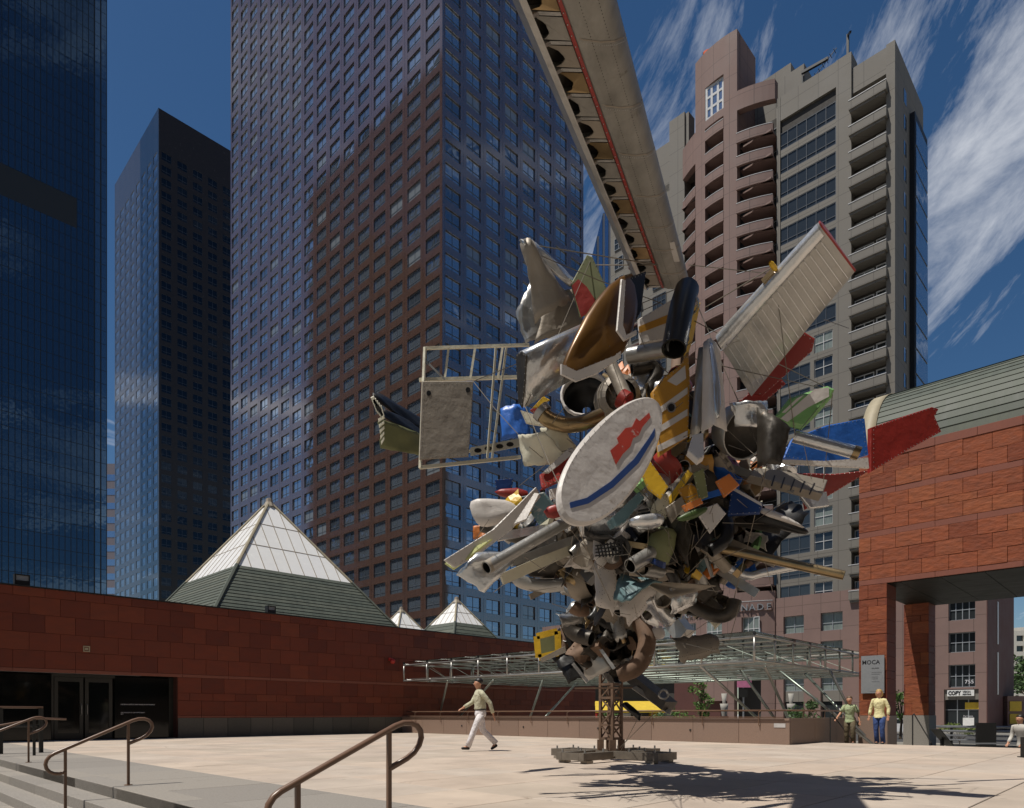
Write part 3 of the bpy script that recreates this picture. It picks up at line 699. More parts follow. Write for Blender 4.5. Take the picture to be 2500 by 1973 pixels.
for i in range(ncol):
    for k in range(58):
        corner = i >= ncol - 2
        ac_ = ga1 - .15 - (ncol - i - .5)*3.42 if corner else ga1 - 7.3 - (ncol - 2 - i - .5)*pw
        zc = k*ph + ph/2
        if not corner and zb_band - ph*.3 < zc < zt_band + ph*.3 and ac_ < ga1 - 7.3 - 3*pw: continue
        p = (ac_, gb0 + (.75 if corner else 0.12), zc); q = G(*p); x, y = pix(q)
        cand.append((0 if -30 < x < 300 and -40 < y < 1480 else 1, q.length, p, corner))
cand.sort(key=lambda c: (c[0], c[1])); rs = [MB(), MB()]
for i, (nv_, d, p, corner) in enumerate(cand):
    jit = (R(rg.gauss(0, .07)), 0, R(rg.gauss(0, .07))); c = 1 if corner else 0
    if i < 295 and not nv_: put('glass_pane', pm_[c], gt, p, jit)
    else: rs[c].join(pmb, Matrix.Translation(p) @ Matrix.Rotation(jit[2], 4, 'Z') @ Matrix.Rotation(jit[0], 4, 'X'))
for c in (0, 1):
    if rs[c].v: o = rs[c].build('glass_panes', CURT[c], gt); o['kind'] = 'stuff'
MB().box(ga1-ncol*pw-5, ga1-7.3-3*pw, gb0+.1, gb0+.2, zb_band, zt_band).build('louvre_band', BLACK, gt)
OUTM = mat('added_block_granite', (0.12, 0.085, 0.07), 0.4)
# banded tower in the gap, and a tower beyond the frame that the brown tower mirrors
PKW = mat('pale_pink_granite', (0.20, 0.175, 0.19), 0.35, var=0.08); BLG = tower_glass('blue_strip_glass', (0.32, 0.42, 0.55), 0.03, 0.01)
bt = thing('banded_tower', 'narrow pink and blue banded tower in the gap beside glass tower', 'tower', G(0,0,-.9)[:], None, False)
q = P(274, 1125, 700); 
MB().box(q.x-9, q.x+50, 700, 740, -.9, q.z-3).build('wall', PKW, bt)
MB().box(q.x+2, q.x+48, 702, 738, -.9, q.z+2).build('penthouse', PKW, bt)
zz = 8
while zz < q.z - 12: MB().box(q.x-9.2, q.x+50, 699.8, 740, zz, zz+6.4).build('strip_window', BLG, bt); zz += 14.6
rt = thing('slab_tower', 'dark slab tower left of the frame, seen mirrored in the brown tower', 'tower', (-30, 225, -0.9))
MB().box(-62, -2.5, 179, 274, -.9, 231).build('wall', DKB, rt)
for k in range(56): MB().box(-2.7, -2.3, 181, 272, 4+k*4, 5.6+k*4).build('strip_window', TG, rt)
# unseen blocks added behind and beside the camera to close off half the sky
for (x0, x1, y0_, y1_, hh, lab) in ((-25, 22, -95, -48, 150, 'unseen dark office tower added behind the camera to close off sky'), (42, 95, -75, -22, 190, 'unseen dark office tower added behind the right shoulder to close off sky'),
                                    (-110, -60, -60, -15, 60, 'unseen low dark block added behind the left shoulder to close off sky'), (48, 80, -10, 14, 40, 'unseen low block added right of the plaza to close off sky')):
    ot = thing('added_office_block', lab, 'tower', ((x0+x1)/2, (y0_+y1_)/2, -.9), None, False)
    MB().box(x0, x1, y0_, y1_, -.9, hh).build('wall', OUTM, ot)
    for k in range(int(hh/4)-1): MB().box(x0-.1, x1+.1, y0_-.1, y1_+.1, 3+k*4, 4.9+k*4).build('strip_window', TGD, ot)
# finned tower glimpsed behind the big wing
ft = thing('finned_tower', 'pale tower with vertical fins glimpsed behind the long wing', 'tower', (0,0,0), None, False)
FIN = mat('pale_fin_metal', (0.36, 0.36, 0.37), 0.5)
q0 = P(1437, 700, 150); q1 = P(1500, 500, 150)
pr = MB(); pr.add([(q0.x-1.0,150,-.9),(q1.x+4,150,-.9),(q1.x+4,150,q1.z),(q0.x+3.2,150,P(1437,520,150).z),(q0.x-1,150,q0.z),
                   (q0.x-1.0,170,-.9),(q1.x+4,170,-.9),(q1.x+4,170,q1.z),(q0.x+3.2,170,P(1437,520,150).z),(q0.x-1,170,q0.z)],
       [(0,1,2,3,4),(9,8,7,6,5),(0,5,6,1),(1,6,7,2),(2,7,8,3),(3,8,9,4),(4,9,5,0)]); pr.build('wall', BLG, ft)
for k in range(7):
    x = q0.x - .8 + k*1.3; zt_ = q0.z + (x - q0.x + 1) * (P(1437,520,150).z - q0.z) / 4.2
    MB().box(x, x+.45, 149.6, 149.98, -.9, min(zt_, q1.z-.5)).build('fin', FIN, ft)

# ------------------------------------------------------------------ apartment tower with pink curved centre
FA = 84.5
PINK = mat('pink_painted_concrete', (0.21, 0.135, 0.116), 0.75, var=0.09, scale=0.35, bump=0.1, bscale=15, joints=(2.2, 3.0, .28, .07), wear=(0.125,0.078,0.068), wear_amt=.25, wear_scale=.6)
PINKD = mat('shaded_maroon_concrete', (0.085, 0.03, 0.024), 0.75, var=0.08, scale=0.6)  # maroon tone with the shade of portal and podium side put in
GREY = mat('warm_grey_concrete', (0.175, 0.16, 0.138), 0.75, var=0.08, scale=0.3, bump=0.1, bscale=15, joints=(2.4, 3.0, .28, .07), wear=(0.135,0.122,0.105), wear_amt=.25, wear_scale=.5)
GREYD = mat('shaded_recess_concrete', (0.045, 0.04, 0.035), 0.8)  # shade of the recesses put into a darker concrete colour
WFR = mat('white_window_frame', (0.55, 0.55, 0.55), 0.4); GFR = mat('grey_window_frame', (0.26, 0.28, 0.30), 0.4)
AGL = tower_glass('apartment_glass', (0.06, 0.07, 0.075), 0.05, 0.01, 0.5)
CURTN = mat('pale_curtain_behind_glass', (0.19, 0.22, 0.20), 0.25, var=0.25, scale=2, stretch=(2,2,.3), spec=.6)
ap = thing('apartment_tower', 'pink and grey apartment tower with curved balcony front across the street', 'building', (FA, 40, -0.9))
FL = 3.0
def bx(a0,a1,b0,b1,z0,z1,m,nm='wall'): return MB().box(a0,a1,b0,b1,z0,z1).build(nm, m, ap)
# bodies
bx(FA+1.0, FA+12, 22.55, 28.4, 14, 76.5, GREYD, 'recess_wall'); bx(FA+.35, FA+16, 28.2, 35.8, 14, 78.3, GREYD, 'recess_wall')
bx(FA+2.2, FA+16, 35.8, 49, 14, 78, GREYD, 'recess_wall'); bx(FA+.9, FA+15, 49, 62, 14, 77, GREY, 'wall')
# right corner, side face and balcony stack
bx(FA, FA+2, 22.3, 23.2, 14, 76.6, GREY); bx(FA+2, FA+12, 22.3, 22.5, 14, 76.6, GREY); bx(FA-.02, FA+2.1, 26.9, 28.6, 14, 78.4, GREY)
bx(FA+.3, FA+2, 23.2, 26.9, 73.6, 76.6, GREY)
def framed_window(a, b0, b1, z0, z1, ncol, nrow, fm, gm=AGL, fr=.07, parent=None, lowsplit=None):
    w, h = b1-b0, z1-z0; key = ('fw', round(w,2), round(h,2), ncol, nrow, fm.name, gm.name, lowsplit)
    if key not in cache:
        mb = MB(); mb.box(.08, .1, -w/2, w/2, 0, h, 0)
        mb.box(0,.08,-w/2,w/2,0,fr,1); mb.box(.001,.08,-w/2,w/2,h-fr,h,1); mb.box(.002,.08,-w/2,-w/2+fr,fr,h-fr,1); mb.box(.002,.08,w/2-fr,w/2,fr,h-fr,1)
        for i in range(1, ncol): y = -w/2 + w*i/ncol; mb.box(.003,.08,y-fr/2,y+fr/2,fr,h-fr,1)
        for i in range(1, nrow): z = h*i/nrow if not lowsplit else h*lowsplit; mb.box(.004,.08,-w/2+fr,w/2-fr,z-fr/2,z+fr/2,1)
        cache[key] = mb.mesh('window', [gm, fm])
    return put('window', cache[key], parent or ap, (a, (b0+b1)/2, z0))
rg = random.Random(12)
for k in range(5, 25):
    z = k*FL - .9
    if z + 2 > 76: break
    mb = MB(); mb.box(FA-.75, FA+.02, 23.0, 26.98, z, z+1.02); mb.box(FA-.6, FA+.95, 23.2, 26.9, z-.25, z+.02)
    bal = mb.build('balcony', GREY, ap)
    MB().box(FA-.79, FA-.7, 22.98, 27.0, z+1.02, z+1.1).build('balcony_rail', WFR, bal)
    if z > 14 and z < 73: framed_window(FA+.86, 23.35, 24.5, z+.1, z+2.5, 1, 1, WFR, AGL, .14); framed_window(FA+.86, 24.7, 26.8, z+.7, z+2.4, 2, 1, WFR, CURTN if rg.random() < .3 else AGL, .1)
for k in range(5, 25):                                   # side windows
    z = k*FL - .9
    put('window', MB().box(-.5,.5,-.03,.05,0,1.6).mesh('window', [TG]), ap, (FA+3.9, 22.28, z+.7))
sbay = bx(FA+5.9, FA+11.6, 21.75, 22.3, 14, 72, BLACK, 'glass_bay')
for k in range(5, 25):
    z = k*FL - .9
    if z+2.8 < 72 and z > 14: MB().box(FA+6.2, FA+11.4, 21.66, 21.74, z+.1, z+2.8).build('window', TG, sbay)
# dark ribbon-window bay
zk = []
for k in range(5, 26):
    z = k*FL - .9
    wide = z > 46
    lo_b = 28.6 if wide else 31.6
    if z + FL < 76.4:
        bx(FA+.1, FA+.5, lo_b, 35.6, z-.28, z+.55, GREY, 'spandrel'); n = 6 if wide else 3
        framed_window(FA+.12, lo_b+.05, 35.55, z+.56, z+2.7, n, 2, FRM, AGL, .07, None, .25)
        if not wide:
            bx(FA, FA+.5, 28.6, 29.0, z-.3, z+2.7, GREY); bx(FA, FA+.5, 31.15, 31.6, z-.3, z+2.7, GREY); bx(FA+.003, FA+.5, 29.0, 31.15, z-.3, z+.5, GREY, 'spandrel')
            framed_window(FA+.15, 29.0, 31.15, z+.5, z+2.7, 2, 2, WFR, CURTN if rg.random() < .3 else AGL)
bx(FA+.06, FA+.6, 28.6, 35.7, 75.4, 78.4, GREY); bx(FA+.0, FA+.5, 35.3, 35.75, 14, 78.4, GREY)
bx(FA+2.3, FA+5, 33.2, 36.5, 78, 82.8, GREY); bx(FA+3.1, FA+6, 35.2, 40.4, 78, 84.8, GREY)
# curved pink front
def arc(b): return FA - 2.3*(1 - ((b-42.2)/7.0)**2)
def arcbox(b0, b1, z0, z1, th, m, nm, out=0.0, n=None, par=None):
    n = n or max(1, int((b1-b0)/.7)); rs_ = []
    for i in range(n+1):
        b = b0 + (b1-b0)*i/n; a = arc(b) - out; rs_.append([(a,b,z0),(a+th,b,z0),(a+th,b,z1),(a,b,z1)])
    return MB().rings(rs_, caps=True).build(nm, m, par or ap)
cols = ((35.95, 40.0, 78.0), (41.75, 44.5, 82.0), (46.2, 48.8, 75.0))
arcbox(40.0, 41.75, 14, 88.8, .9, PINK, 'pier'); arcbox(44.5, 46.2, 14, 88.8, .9, PINK, 'pier'); arcbox(41.75, 44.5, 78.6, 79.6, .9, PINK, 'wall'); arcbox(41.75, 44.5, 84.0, 88.8, .9, PINK, 'wall')
framed_window(arc(43.1)+.25, 41.8, 44.45, 79.6, 84.0, 3, 3, WFR, TG, .3)
bx(FA-1.4, FA+3.3, 40.0, 40.5, 76, 88.75, PINK); bx(FA-1, FA+3.3, 45.7, 46.15, 76, 88.75, PINK); bx(FA-.3, FA+3.2, 40.5, 45.7, 84, 88.7, GREYD)
arcbox(35.8, 40.0, 78.3, 80.8, .9, PINK, 'wall'); arcbox(46.2, 48.9, 75.3, 79.5, .9, PINK, 'wall')
bx(FA+.1, FA+.9, 48.8, 51.2, 14, 85, GREY); bx(FA+.4, FA+2, 48.3, 51.2, 76, 84.9, GREY); bx(FA+.9, FA+4, 51.2, 54, 76, 83, GREY); bx(FA+1.0, FA+4, 54, 60, 76, 78.5, GREY)
for k in range(5, 29):
    z = k*FL - .9
    for ci, (b0, b1, zt_) in enumerate(cols):
        if z + 2 > zt_: continue
        s = arcbox(b0-.02, b1+.02, z-.15, z+1.05, .35, PINK, 'balcony', .06 if ci else .25)
        arcbox(b0, b1, z+1.05, z+1.12, .1, WFR, 'balcony_rail', .09 if ci else .28, None, s)
        bx(arc((b0+b1)/2)+.35, FA+2.3, b0, b1, z-.15, z+.05, PINK, 'floor_slab')
        if z > 14: framed_window(FA+1.9, b0+.5, b1-.3, z+.1, z+2.4, 2, 1, GFR)
    if z > 14 and z < 74:
        framed_window(FA+.75, 52.2, 54.4, z+.6, z+2.6, 3, 2, FRM); framed_window(FA+.75, 56.4, 58.2, z+.6, z+2.4, 2, 2, FRM)
        framed_window(FA+.75, 59.6, 61.2, z+.6, z+2.4, 2, 2, GFR); MB().box(FA+.4, FA+.9, 56.2, 58.4, z+2.5, z+2.7).build('window_hood', PINKD, ap)
# pink podium
PZ = 15.4
for (b0, b1, rows) in ((22.3, 35.75, ((10.85,13.0),(7.4,9.6),(3.7,5.7))), (13.7, 18.1, ((10.8,13.0),(7.4,9.5),(3.7,6.1)))):
    top = PZ if b1 > 30 else 24
    n = 3 if b1 > 30 else 1; pit = (b1-b0)/n
    ws = 2.5 if n == 3 else 2.4
    zc = -.9
    for (z0, z1) in sorted(rows):
        for i in range(n): framed_window(FA+.1, b0+(i+.5)*pit-ws/2, b0+(i+.5)*pit+ws/2, z0, z1, 2 if n == 3 else 4, 2, GFR, CURTN if n == 3 else AGL, .08, None, .42 if n == 3 else None)
        if zc > -.9 or n == 1: bx(FA-.3, FA+.6, b0, b1, zc if zc > 0 else 3.5, z0, PINK)
        zc = z1
        for i in range(n+1):
            s, e = max(b0, b0+i*pit-(pit-ws)/2), min(b1, b0+i*pit+(pit-ws)/2)
            bx(FA-.297, FA+.6, s, e, z0, z1, PINK, 'pier')
    bx(FA-.3, FA+.6, b0, b1, zc, top, PINK)
    if n == 3:
        for i in range(4):
            s, e = max(b0, b0+i*pit-1.0), min(b1, b0+i*pit+1.0); bx(FA-.32, FA+.6, s, e, -.9, 3.7, PINK, 'pier')
        for i in range(3): bx(FA+.1, FA+.5, b0+i*pit+1, b0+(i+1)*pit-1, 2.4, 3.7, GREY, 'lintel'); bx(FA+.3, FA+.5, b0+i*pit+1, b0+(i+1)*pit-1, -.9, 2.4, AGL, 'shopfront')
bx(FA+.6, FA+16, 13.72, 35.7, -.9, 15.3, GREYD, 'podium_body'); bx(FA-.3, FA+16, 13.65, 13.72, -.9, 24, PINKD, 'podium_side'); bx(FA+.6, FA+16, 13.72, 22.3, 15.3, 23.9, GREYD, 'podium_body')  # podium side takes its shade from the darker concrete colour
bx(FA-.32, FA+.6, 13.72, 14.4, -.9, 3.6, PINK, 'pier'); bx(FA-.32, FA+.6, 17.5, 22.3, -.9, 3.6, PINK, 'pier'); bx(FA-.02, FA+.6, 18.1, 19.4, 3.6, 24, PINK, 'pier'); bx(FA-.3, FA+.6, 19.4, 22.3, 3.6, 24, PINK, 'pier')
for zz0 in (3, 8.5, 14.5): MB().box(FA+5, FA+5.6, 13.58, 13.64, zz0, zz0+4.6).build('slit_window', WFR, ap)
shop = bx(FA+.35, FA+.5, 14.4, 17.5, -.9, 3.6, AGL, 'shopfront')
for b in (15.4, 16.4): MB().box(FA+.3, FA+.35, b-.04, b+.04, -.9, 2.4).build('mullion', GFR, shop)
MB().box(FA+.29, FA+.35, 14.4, 17.5, 1.3, 1.36).build('mullion', GFR, shop)
bx(FA-.1, FA+.4, 14.4, 17.5, 2.4, 3.69, GREY, 'lintel')
YEL = mat('yellow_sign', (0.62, 0.42, 0.03), 0.5); WHS = mat('white_sign', (0.72, 0.72, 0.7), 0.5)
cs = thing('shop_sign', 'white shop sign reading COPY VISION under the gatehouse soffit', 'sign', (FA-.3, 17.1, 2.6))
MB().box(FA-.3, FA-.12, 14.8, 17.2, 2.78, 3.42).build('panel', WHS, cs)
text('COPY', 'lettering', SBLK, cs, (FA-.31, 17.12, 2.9), .58, (R(90),0,R(-90)), .01, bold=.03, sx=.74)
text('VISION', 'lettering', SBLK, cs, (FA-.31, 15.82, 3.1), .33, (R(90),0,R(-90)), .01, bold=.01, sx=.68)
text('PRINTING', 'lettering', SBLK, cs, (FA-.31, 15.82, 2.87), .2, (R(90),0,R(-90)), .01, bold=.01, sx=.85)
ys = thing('window_poster', 'yellow sign over white lease poster in shop window', 'poster', (FA+.28, 15.4, 0))
MB().box(FA+.26, FA+.3, 14.5, 15.7, 1.4, 2.1).build('yellow_panel', YEL, ys); MB().box(FA+.26, FA+.3, 14.9, 15.9, -.5, .5).build('white_panel', WHS, ys)
text('For Lease', 'lettering', WTXT, ys, (FA+.25, 15.85, .6), .22, (R(90),0,R(-90)), .002)
text('755', 'lettering', WTXT, ap, (FA+.08, 15.7, 4.1), .55, (R(90),0,R(-90)), .002)
# podium under the curved front, with raised lettering
prow = (11.0, 13.0)
wins = ((37.3,39.4),(41.9,44.1),(46.0,48.0))
arcbox(35.76, 49.0, 13.2, 16.4, .9, PINK, 'wall', .15); arcbox(35.76, 49.0, 6.6, 10.2, .9, PINK, 'wall', .15)
pe = [35.76]+[x for w_ in wins for x in w_]+[49.0]
for i in range(0, len(pe), 2): arcbox(pe[i], pe[i+1], 10.2, 13.2, .9, PINK, 'pier', .147)
for b0, b1 in wins: framed_window(arc((b0+b1)/2)+.0, b0-.05, b1+.05, 10.2, 13.2, 3, 2, WFR, CURTN, .09)
arcbox(35.76, 37.2, -.9, 6.6, .9, PINK, 'pier', .14); arcbox(40.3, 41.2, -.9, 6.6, .9, PINK, 'pier', .14); arcbox(47.6, 49, -.9, 6.6, .9, PINK, 'pier', .14)
bx(FA+.4, FA+1, 36, 41, -.9, 6.6, GREYD, 'entry_wall'); bx(FA-1.6, FA+1, 42.5, 49.4, -.9, 6.5, PINKD, 'shaded_portal')
bx(FA-2.2, FA-1.62, 41.3, 44.5, 2.6, 6.4, PINK, 'entry_block')
word = 'GRAND PROMENADE'
for i, chs in enumerate(word):
    if chs == ' ': continue
    b = 48.7 - i*0.885; a = arc(b) - .35
    sl_ = math.atan2(-2.3*(-2*(b-42.2)/49.0), 1)
    text(chs, 'letter', GFR, ap, (a, b, 14.0), 1.15, (R(90), 0, R(-90) - sl_), .06, 'CENTER')
# left podium wing
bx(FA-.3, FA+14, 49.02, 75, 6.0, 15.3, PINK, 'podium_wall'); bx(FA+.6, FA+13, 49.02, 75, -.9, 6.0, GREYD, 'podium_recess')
for b in (50.8, 55.2, 59.6, 64.0):
    framed_window(FA-.42, b, b+2.3, 10.4, 13.2, 2, 2, GFR, CURTN, .08); framed_window(FA-.42, b, b+2.3, 6.5, 9.0, 2, 2, GFR, AGL, .08); bx(FA-.3, FA+.6, b+2.6, b+3.8, -.9, 6, PINK, 'pier')
# rooftop odds and ends
fl_ = thing('roof_flag', 'small orange flag on the pink tower roof', 'flag', (FA, 46.4, 88.8))
MB().tube([(FA, 45.9, 88.7), (FA, 45.9, 91.2)], .05, 5).build('pole', BLACK, fl_)
MB().rings([[(FA-.1*math.sin(k*1.3), 45.9-k*.28, z) for k in range(5)] for z in (90.0, 91.2)], close=False).build('cloth', mat('orange_flag', (0.7,0.10,0.02), .7), fl_)
dv = thing('roof_davit', 'dark window cleaning davit on the grey roof edge', 'davit', (FA+1, 28, 78.4))
MB().bar((FA+1, 27.6, 78.3),(FA+1,27.6,81.6),.25,.25).bar((FA+1,27.6,81.5),(FA-.6,26.8,80.2),.2,.2).build('arm', BLACK, dv)
an = thing('roof_antenna', 'dark rooftop antenna frame behind the stepped parapets', 'antenna', (FA+2, 33, 78.4))
m_ = MB(); m_.bar((FA+2,33.3,78.3),(FA+2,33.3,81.6),.15,.15); m_.bar((FA+2,33.4,81.5),(FA+2,30.2,81.2),.3,.3); m_.bar((FA+2,33,79.3),(FA+2,29.2,81.8),.06,.06)
for k in range(8): m_.bar((FA+1.6,32.6-k*.45,79.5+k*.3),(FA+2.4,32.6-k*.45,79.5+k*.3),.05,.05)
m_.build('mast', BLACK, an)
# ------------------------------------------------------------------ handrails on the steps
def handrail(b, label, group='looped brown handrails on the steps'):
    t = thing('handrail', label, 'handrail', (2.75, b, 0), group)
    sl = RISE / TREAD; zt = 0.815
    at, al = 2.93, 1.93                       # where the straight slope ends
    def zl(a): return zt - (2.78 - a) * sl if a < 2.78 else zt
    pts = []
    dirv = Vector((1, 0, sl)).normalized(); up = Vector((-sl, 0, 1)).normalized(); rr = .125
    top = Vector((2.80, b, zt)); low = Vector((1.96, b, zt - (2.80-1.96)*sl))
    # return bar, lower loop, long rail, upper loop, return bar
    pts.append(Vector((2.07, b, low.z + (2.07-1.96)*sl - 2*rr*1.08)))
    c = low - up*rr
    for k in range(9):
        an = math.pi * (1.5 - k/8.0); pts.append(c + dirv*math.cos(an)*rr*1.15 + up*math.sin(an)*rr)
    c = top - up*rr
    for k in range(9):
        an = math.pi * (.5 - k/8.0); pts.append(c + dirv*math.cos(an)*rr*1.5 + up*math.sin(an)*rr)
    pts.append(Vector((2.75, b, top.z - .05*sl - 2*rr*1.08)))
    MB().tube(pts, .0215, 12).build('rail', RAILP, t, True)
    MB().box(2.735, 2.765, b-.012, b+.012, 0, zt-.03).build('post', RAILP, t)
    for a_, z_ in ((2.75, 0), (2.07, -2*RISE)):
        MB().lathe([(.0,.008),(.048,.008),(.05,.0)], (a_, b, z_), (0,0,1), 14).build('base_plate', RAILP, t)
    MB().box(2.055, 2.085, b-.012, b+.012, -.28, zt-(2.80-2.07)*sl-.01).build('post', RAILP, t)
handrail(3.86, 'brown looped handrail nearest the camera at bottom centre')
handrail(9.44, 'brown looped handrail on the left steps, second from camera')
handrail(15.2, 'brown looped handrail farthest left along the steps')
gr = thing('guard_railing', 'dark guard railing with square posts at far left before the entrance', 'railing', (2, 18.9, 0))
for a in (3.66, 2.9, 2.1, 1.3): MB().box(a-.04, a+.04, 18.86, 18.94, -.3, 1.02).build('post', BRONZE, gr)
for z in (1.05, .62): MB().tube([(3.7, 18.9, z), (-.5, 18.9, z)], .025, 8).build('rail', RAILP if z > 1 else BRONZE, gr, True)
for a in (3.3, 2.5, 1.7): MB().box(a-.025, a+.025, 17.66, 17.71, -.3, .78).build('post', BRONZE, gr)
MB().tube([(3.9, 17.7, .78), (3.4, 17.7, .80), (0.5, 17.7, .2)], .022, 8).build('rail', RAILP, gr, True)

# ------------------------------------------------------------------ scrap metal assemblage on a lattice mast
K = 2500 / 2164.0
def RMY(Y): return 13.2 - (13.2 - Y) * 1.5
def SCL(Y): return RMY(Y) / Y
DOFF = 0.0
def D(x, y, Y): return P(x*K, y*K, RMY(Y + DOFF))
ALU = mat('weathered_aluminium', (0.38, 0.37, 0.345), 0.34, bump=.35, bscale=4.5, metal=0.6, var=0.14, scale=2.5, wear=(0.26,0.23,0.19), wear_amt=.35, wear_scale=3)
ALUB = mat('bright_aluminium', (0.66, 0.66, 0.65), 0.24, bump=.35, bscale=4.5, metal=0.7, var=0.1, scale=3, wear=(0.4,0.38,0.34), wear_amt=.3, wear_scale=5)
TANM = mat('tan_stained_metal', (0.29, 0.25, 0.20), 0.55, bump=.35, bscale=4.5, metal=0.3, var=0.16, scale=1.6, wear=(0.24,0.19,0.14), wear_amt=.35, wear_scale=2.5)
GRIME = mat('grimy_dark_metal', (0.055, 0.047, 0.038), 0.45, bump=.35, bscale=4.5, metal=0.5, var=0.35, scale=6, wear=(0.16,0.12,0.085), wear_amt=.4, wear_scale=7)
SOOT = mat('sooty_black_metal', (0.018, 0.017, 0.016), 0.35, 0.3, var=0.3, scale=5)
BRASS = mat('brassy_exhaust_steel', (0.34, 0.245, 0.13), 0.32, 0.85, var=0.3, scale=3, wear=(0.16,0.11,0.07), wear_amt=.4, wear_scale=4)
RUST = mat('rusty_brown_steel', (0.16, 0.10, 0.065), 0.7, 0.3, var=0.3, scale=8, wear=(0.26,0.19,0.14), wear_amt=.4, wear_scale=9)
WHT = mat('chipped_white_paint', (0.60, 0.555, 0.51), 0.45, bump=.35, bscale=4.5, var=0.07, scale=2, wear=(0.30,0.24,0.18), wear_amt=.42, wear_scale=4)
CRM = mat('cream_paint', (0.64, 0.60, 0.46), 0.45, bump=.35, bscale=4.5, var=0.08, wear=(0.3,0.26,0.2), wear_amt=.25, wear_scale=5)
REDP = mat('scraped_red_paint', (0.27, 0.022, 0.014), 0.42, bump=.35, bscale=4.5, var=0.15, scale=3, wear=(0.42,0.32,0.26), wear_amt=.18, wear_scale=7)
REDV = mat('bright_red_paint', (0.48, 0.05, 0.025), 0.5, wear=(0.58,0.5,0.45), wear_amt=.55, wear_scale=8)
BLU = mat('bright_blue_paint', (0.03, 0.14, 0.52), 0.38, bump=.35, bscale=4.5, var=0.1, wear=(0.25,0.28,0.34), wear_amt=.15, wear_scale=6)
NAV = mat('navy_paint', (0.012, 0.035, 0.13), 0.3, bump=.35, bscale=4.5, var=0.15, wear=(0.2,0.22,0.25), wear_amt=.15, wear_scale=6)
STB = mat('blue_stripe_paint', (0.025, 0.06, 0.20), 0.4, wear=(.45,.42,.4), wear_amt=.3, wear_scale=9)
GRN = mat('pale_green_paint', (0.19, 0.38, 0.13), 0.42, bump=.35, bscale=4.5, var=0.1, wear=(0.4,0.42,0.34), wear_amt=.15, wear_scale=6)
OLV = mat('olive_primer', (0.16, 0.17, 0.075), 0.6, var=0.2, wear=(0.1,0.09,0.06), wear_amt=.35, wear_scale=5)
YELP = mat('yellow_paint', (0.62, 0.38, 0.02), 0.42, bump=.35, bscale=4.5, var=0.1, wear=(0.3,0.24,0.15), wear_amt=.25, wear_scale=6)
OCH = mat('ochre_paint', (0.46, 0.225, 0.025), 0.4, bump=.35, bscale=4.5, var=0.12, wear=(0.35,0.3,0.2), wear_amt=.18, wear_scale=6)
BRW = mat('bronze_brown_paint', (0.145, 0.068, 0.014), 0.3, 0.3, var=0.2, scale=2, wear=(0.3,0.24,0.16), wear_amt=.15, wear_scale=5)
ORG = mat('orange_paint', (0.55, 0.17, 0.035), 0.45, var=0.1, wear=(0.3,0.2,0.14), wear_amt=.2, wear_scale=7)
TEAL = mat('worn_teal_paint', (0.10, 0.17, 0.18), 0.5, bump=.35, bscale=4.5, var=0.2, wear=(0.42,0.36,0.3), wear_amt=.5, wear_scale=5)
WINGM = mat('streaked_grey_wing_skin', (0.26, 0.245, 0.215), 0.5, metal=.3, var=0.25, scale=1.2, stretch=(3,3,.6), wear=(0.13,0.11,0.085), wear_amt=.4, wear_scale=2.2, bump=.2, bscale=3)
WIRE = mat('twisted_steel_wire', (0.22, 0.19, 0.15), 0.45, 0.6)

MX, MY = (lambda p: (p.x, p.y))(D(1291, 1560, 13.2))
sc = thing('scrap_sculpture', 'huge cluster of scrap aircraft metal on a lattice mast in the plaza', 'sculpture', (MX, MY, 0), None, False)
# --- base cross and mast
BASEM = mat('weathered_base_steel', (0.17, 0.145, 0.115), .55, metal=.3, var=.25, scale=4, wear=(.09,.065,.045), wear_amt=.4, wear_scale=6)
for k, (dx_, nm) in enumerate(((U, 1), (V, 1), (-U, 1), (-V, 1))):
    sd = Vector((-dx_.y, dx_.x, 0)); c0 = Vector((MX, MY, 0))
    for s in (-1, 1):
        p, q = c0 + sd*s*.26 + dx_*(.22 if k % 2 else .36), c0 + sd*s*.26 + dx_*1.26
        MB().bar(p + Vector((0,0,.125)), q + Vector((0,0,.125)), .12, .14).build('base_beam', BASEM, sc)
        MB().bar(c0+sd*s*.26+dx_*1.0+Vector((0,0,.026)), c0+sd*s*.26+dx_*1.18+Vector((0,0,.026)), .15, .05).build('base_pad', TANM, sc)
        for e in (.6, 1.15): MB().tube([c0+sd*s*.26+dx_*e+Vector((0,0,.19)), c0+sd*s*.26+dx_*e+Vector((0,0,.255))], .018, 6).build('bolt', STEEL, sc)
    MB().bar(c0 - sd*.195 + dx_*1.22 + Vector((0,0,.125)), c0 + sd*.195 + dx_*1.22 + Vector((0,0,.125)), .08, .135).build('base_end', BASEM, sc)
MTOP = 2.0; mw = .125
lat = MB().box(MX-.05, MX+.05, MY-.05, MY+.05, .19, .5).build('mast_foot', RUST, sc)
cor = [Vector((MX,MY,0)) + (U*i + V*j)*mw*1.15 for i, j in ((-1,-1),(1,-1),(1,1),(-1,1))]
for c in cor:
    MB().bar(c+Vector((0,0,.19)), c+Vector((0,0,MTOP)), .05, .05, 0, U).build('mast_leg', RUST, sc)
    MB().box(c.x-.06, c.x+.06, c.y-.06, c.y+.06, .195, .40).build('mast_shoe', RUST, sc)
nz_ = 6
for i in range(4):
    p, q = cor[i], cor[(i+1) % 4]
    for k in range(nz_+1):
        z = .42 + (MTOP-.42)*k/nz_
        MB().bar(p+Vector((0,0,z)), q+Vector((0,0,z)), .035, .045).build('mast_rung', RUST, sc)
        if k < nz_:
            z2 = .42 + (MTOP-.42)*(k+1)/nz_
            MB().bar(p+Vector((0,0,z if k % 2 else z2)), q+Vector((0,0,z2 if k % 2 else z)), .025, .025).build('mast_brace', RUST, sc)
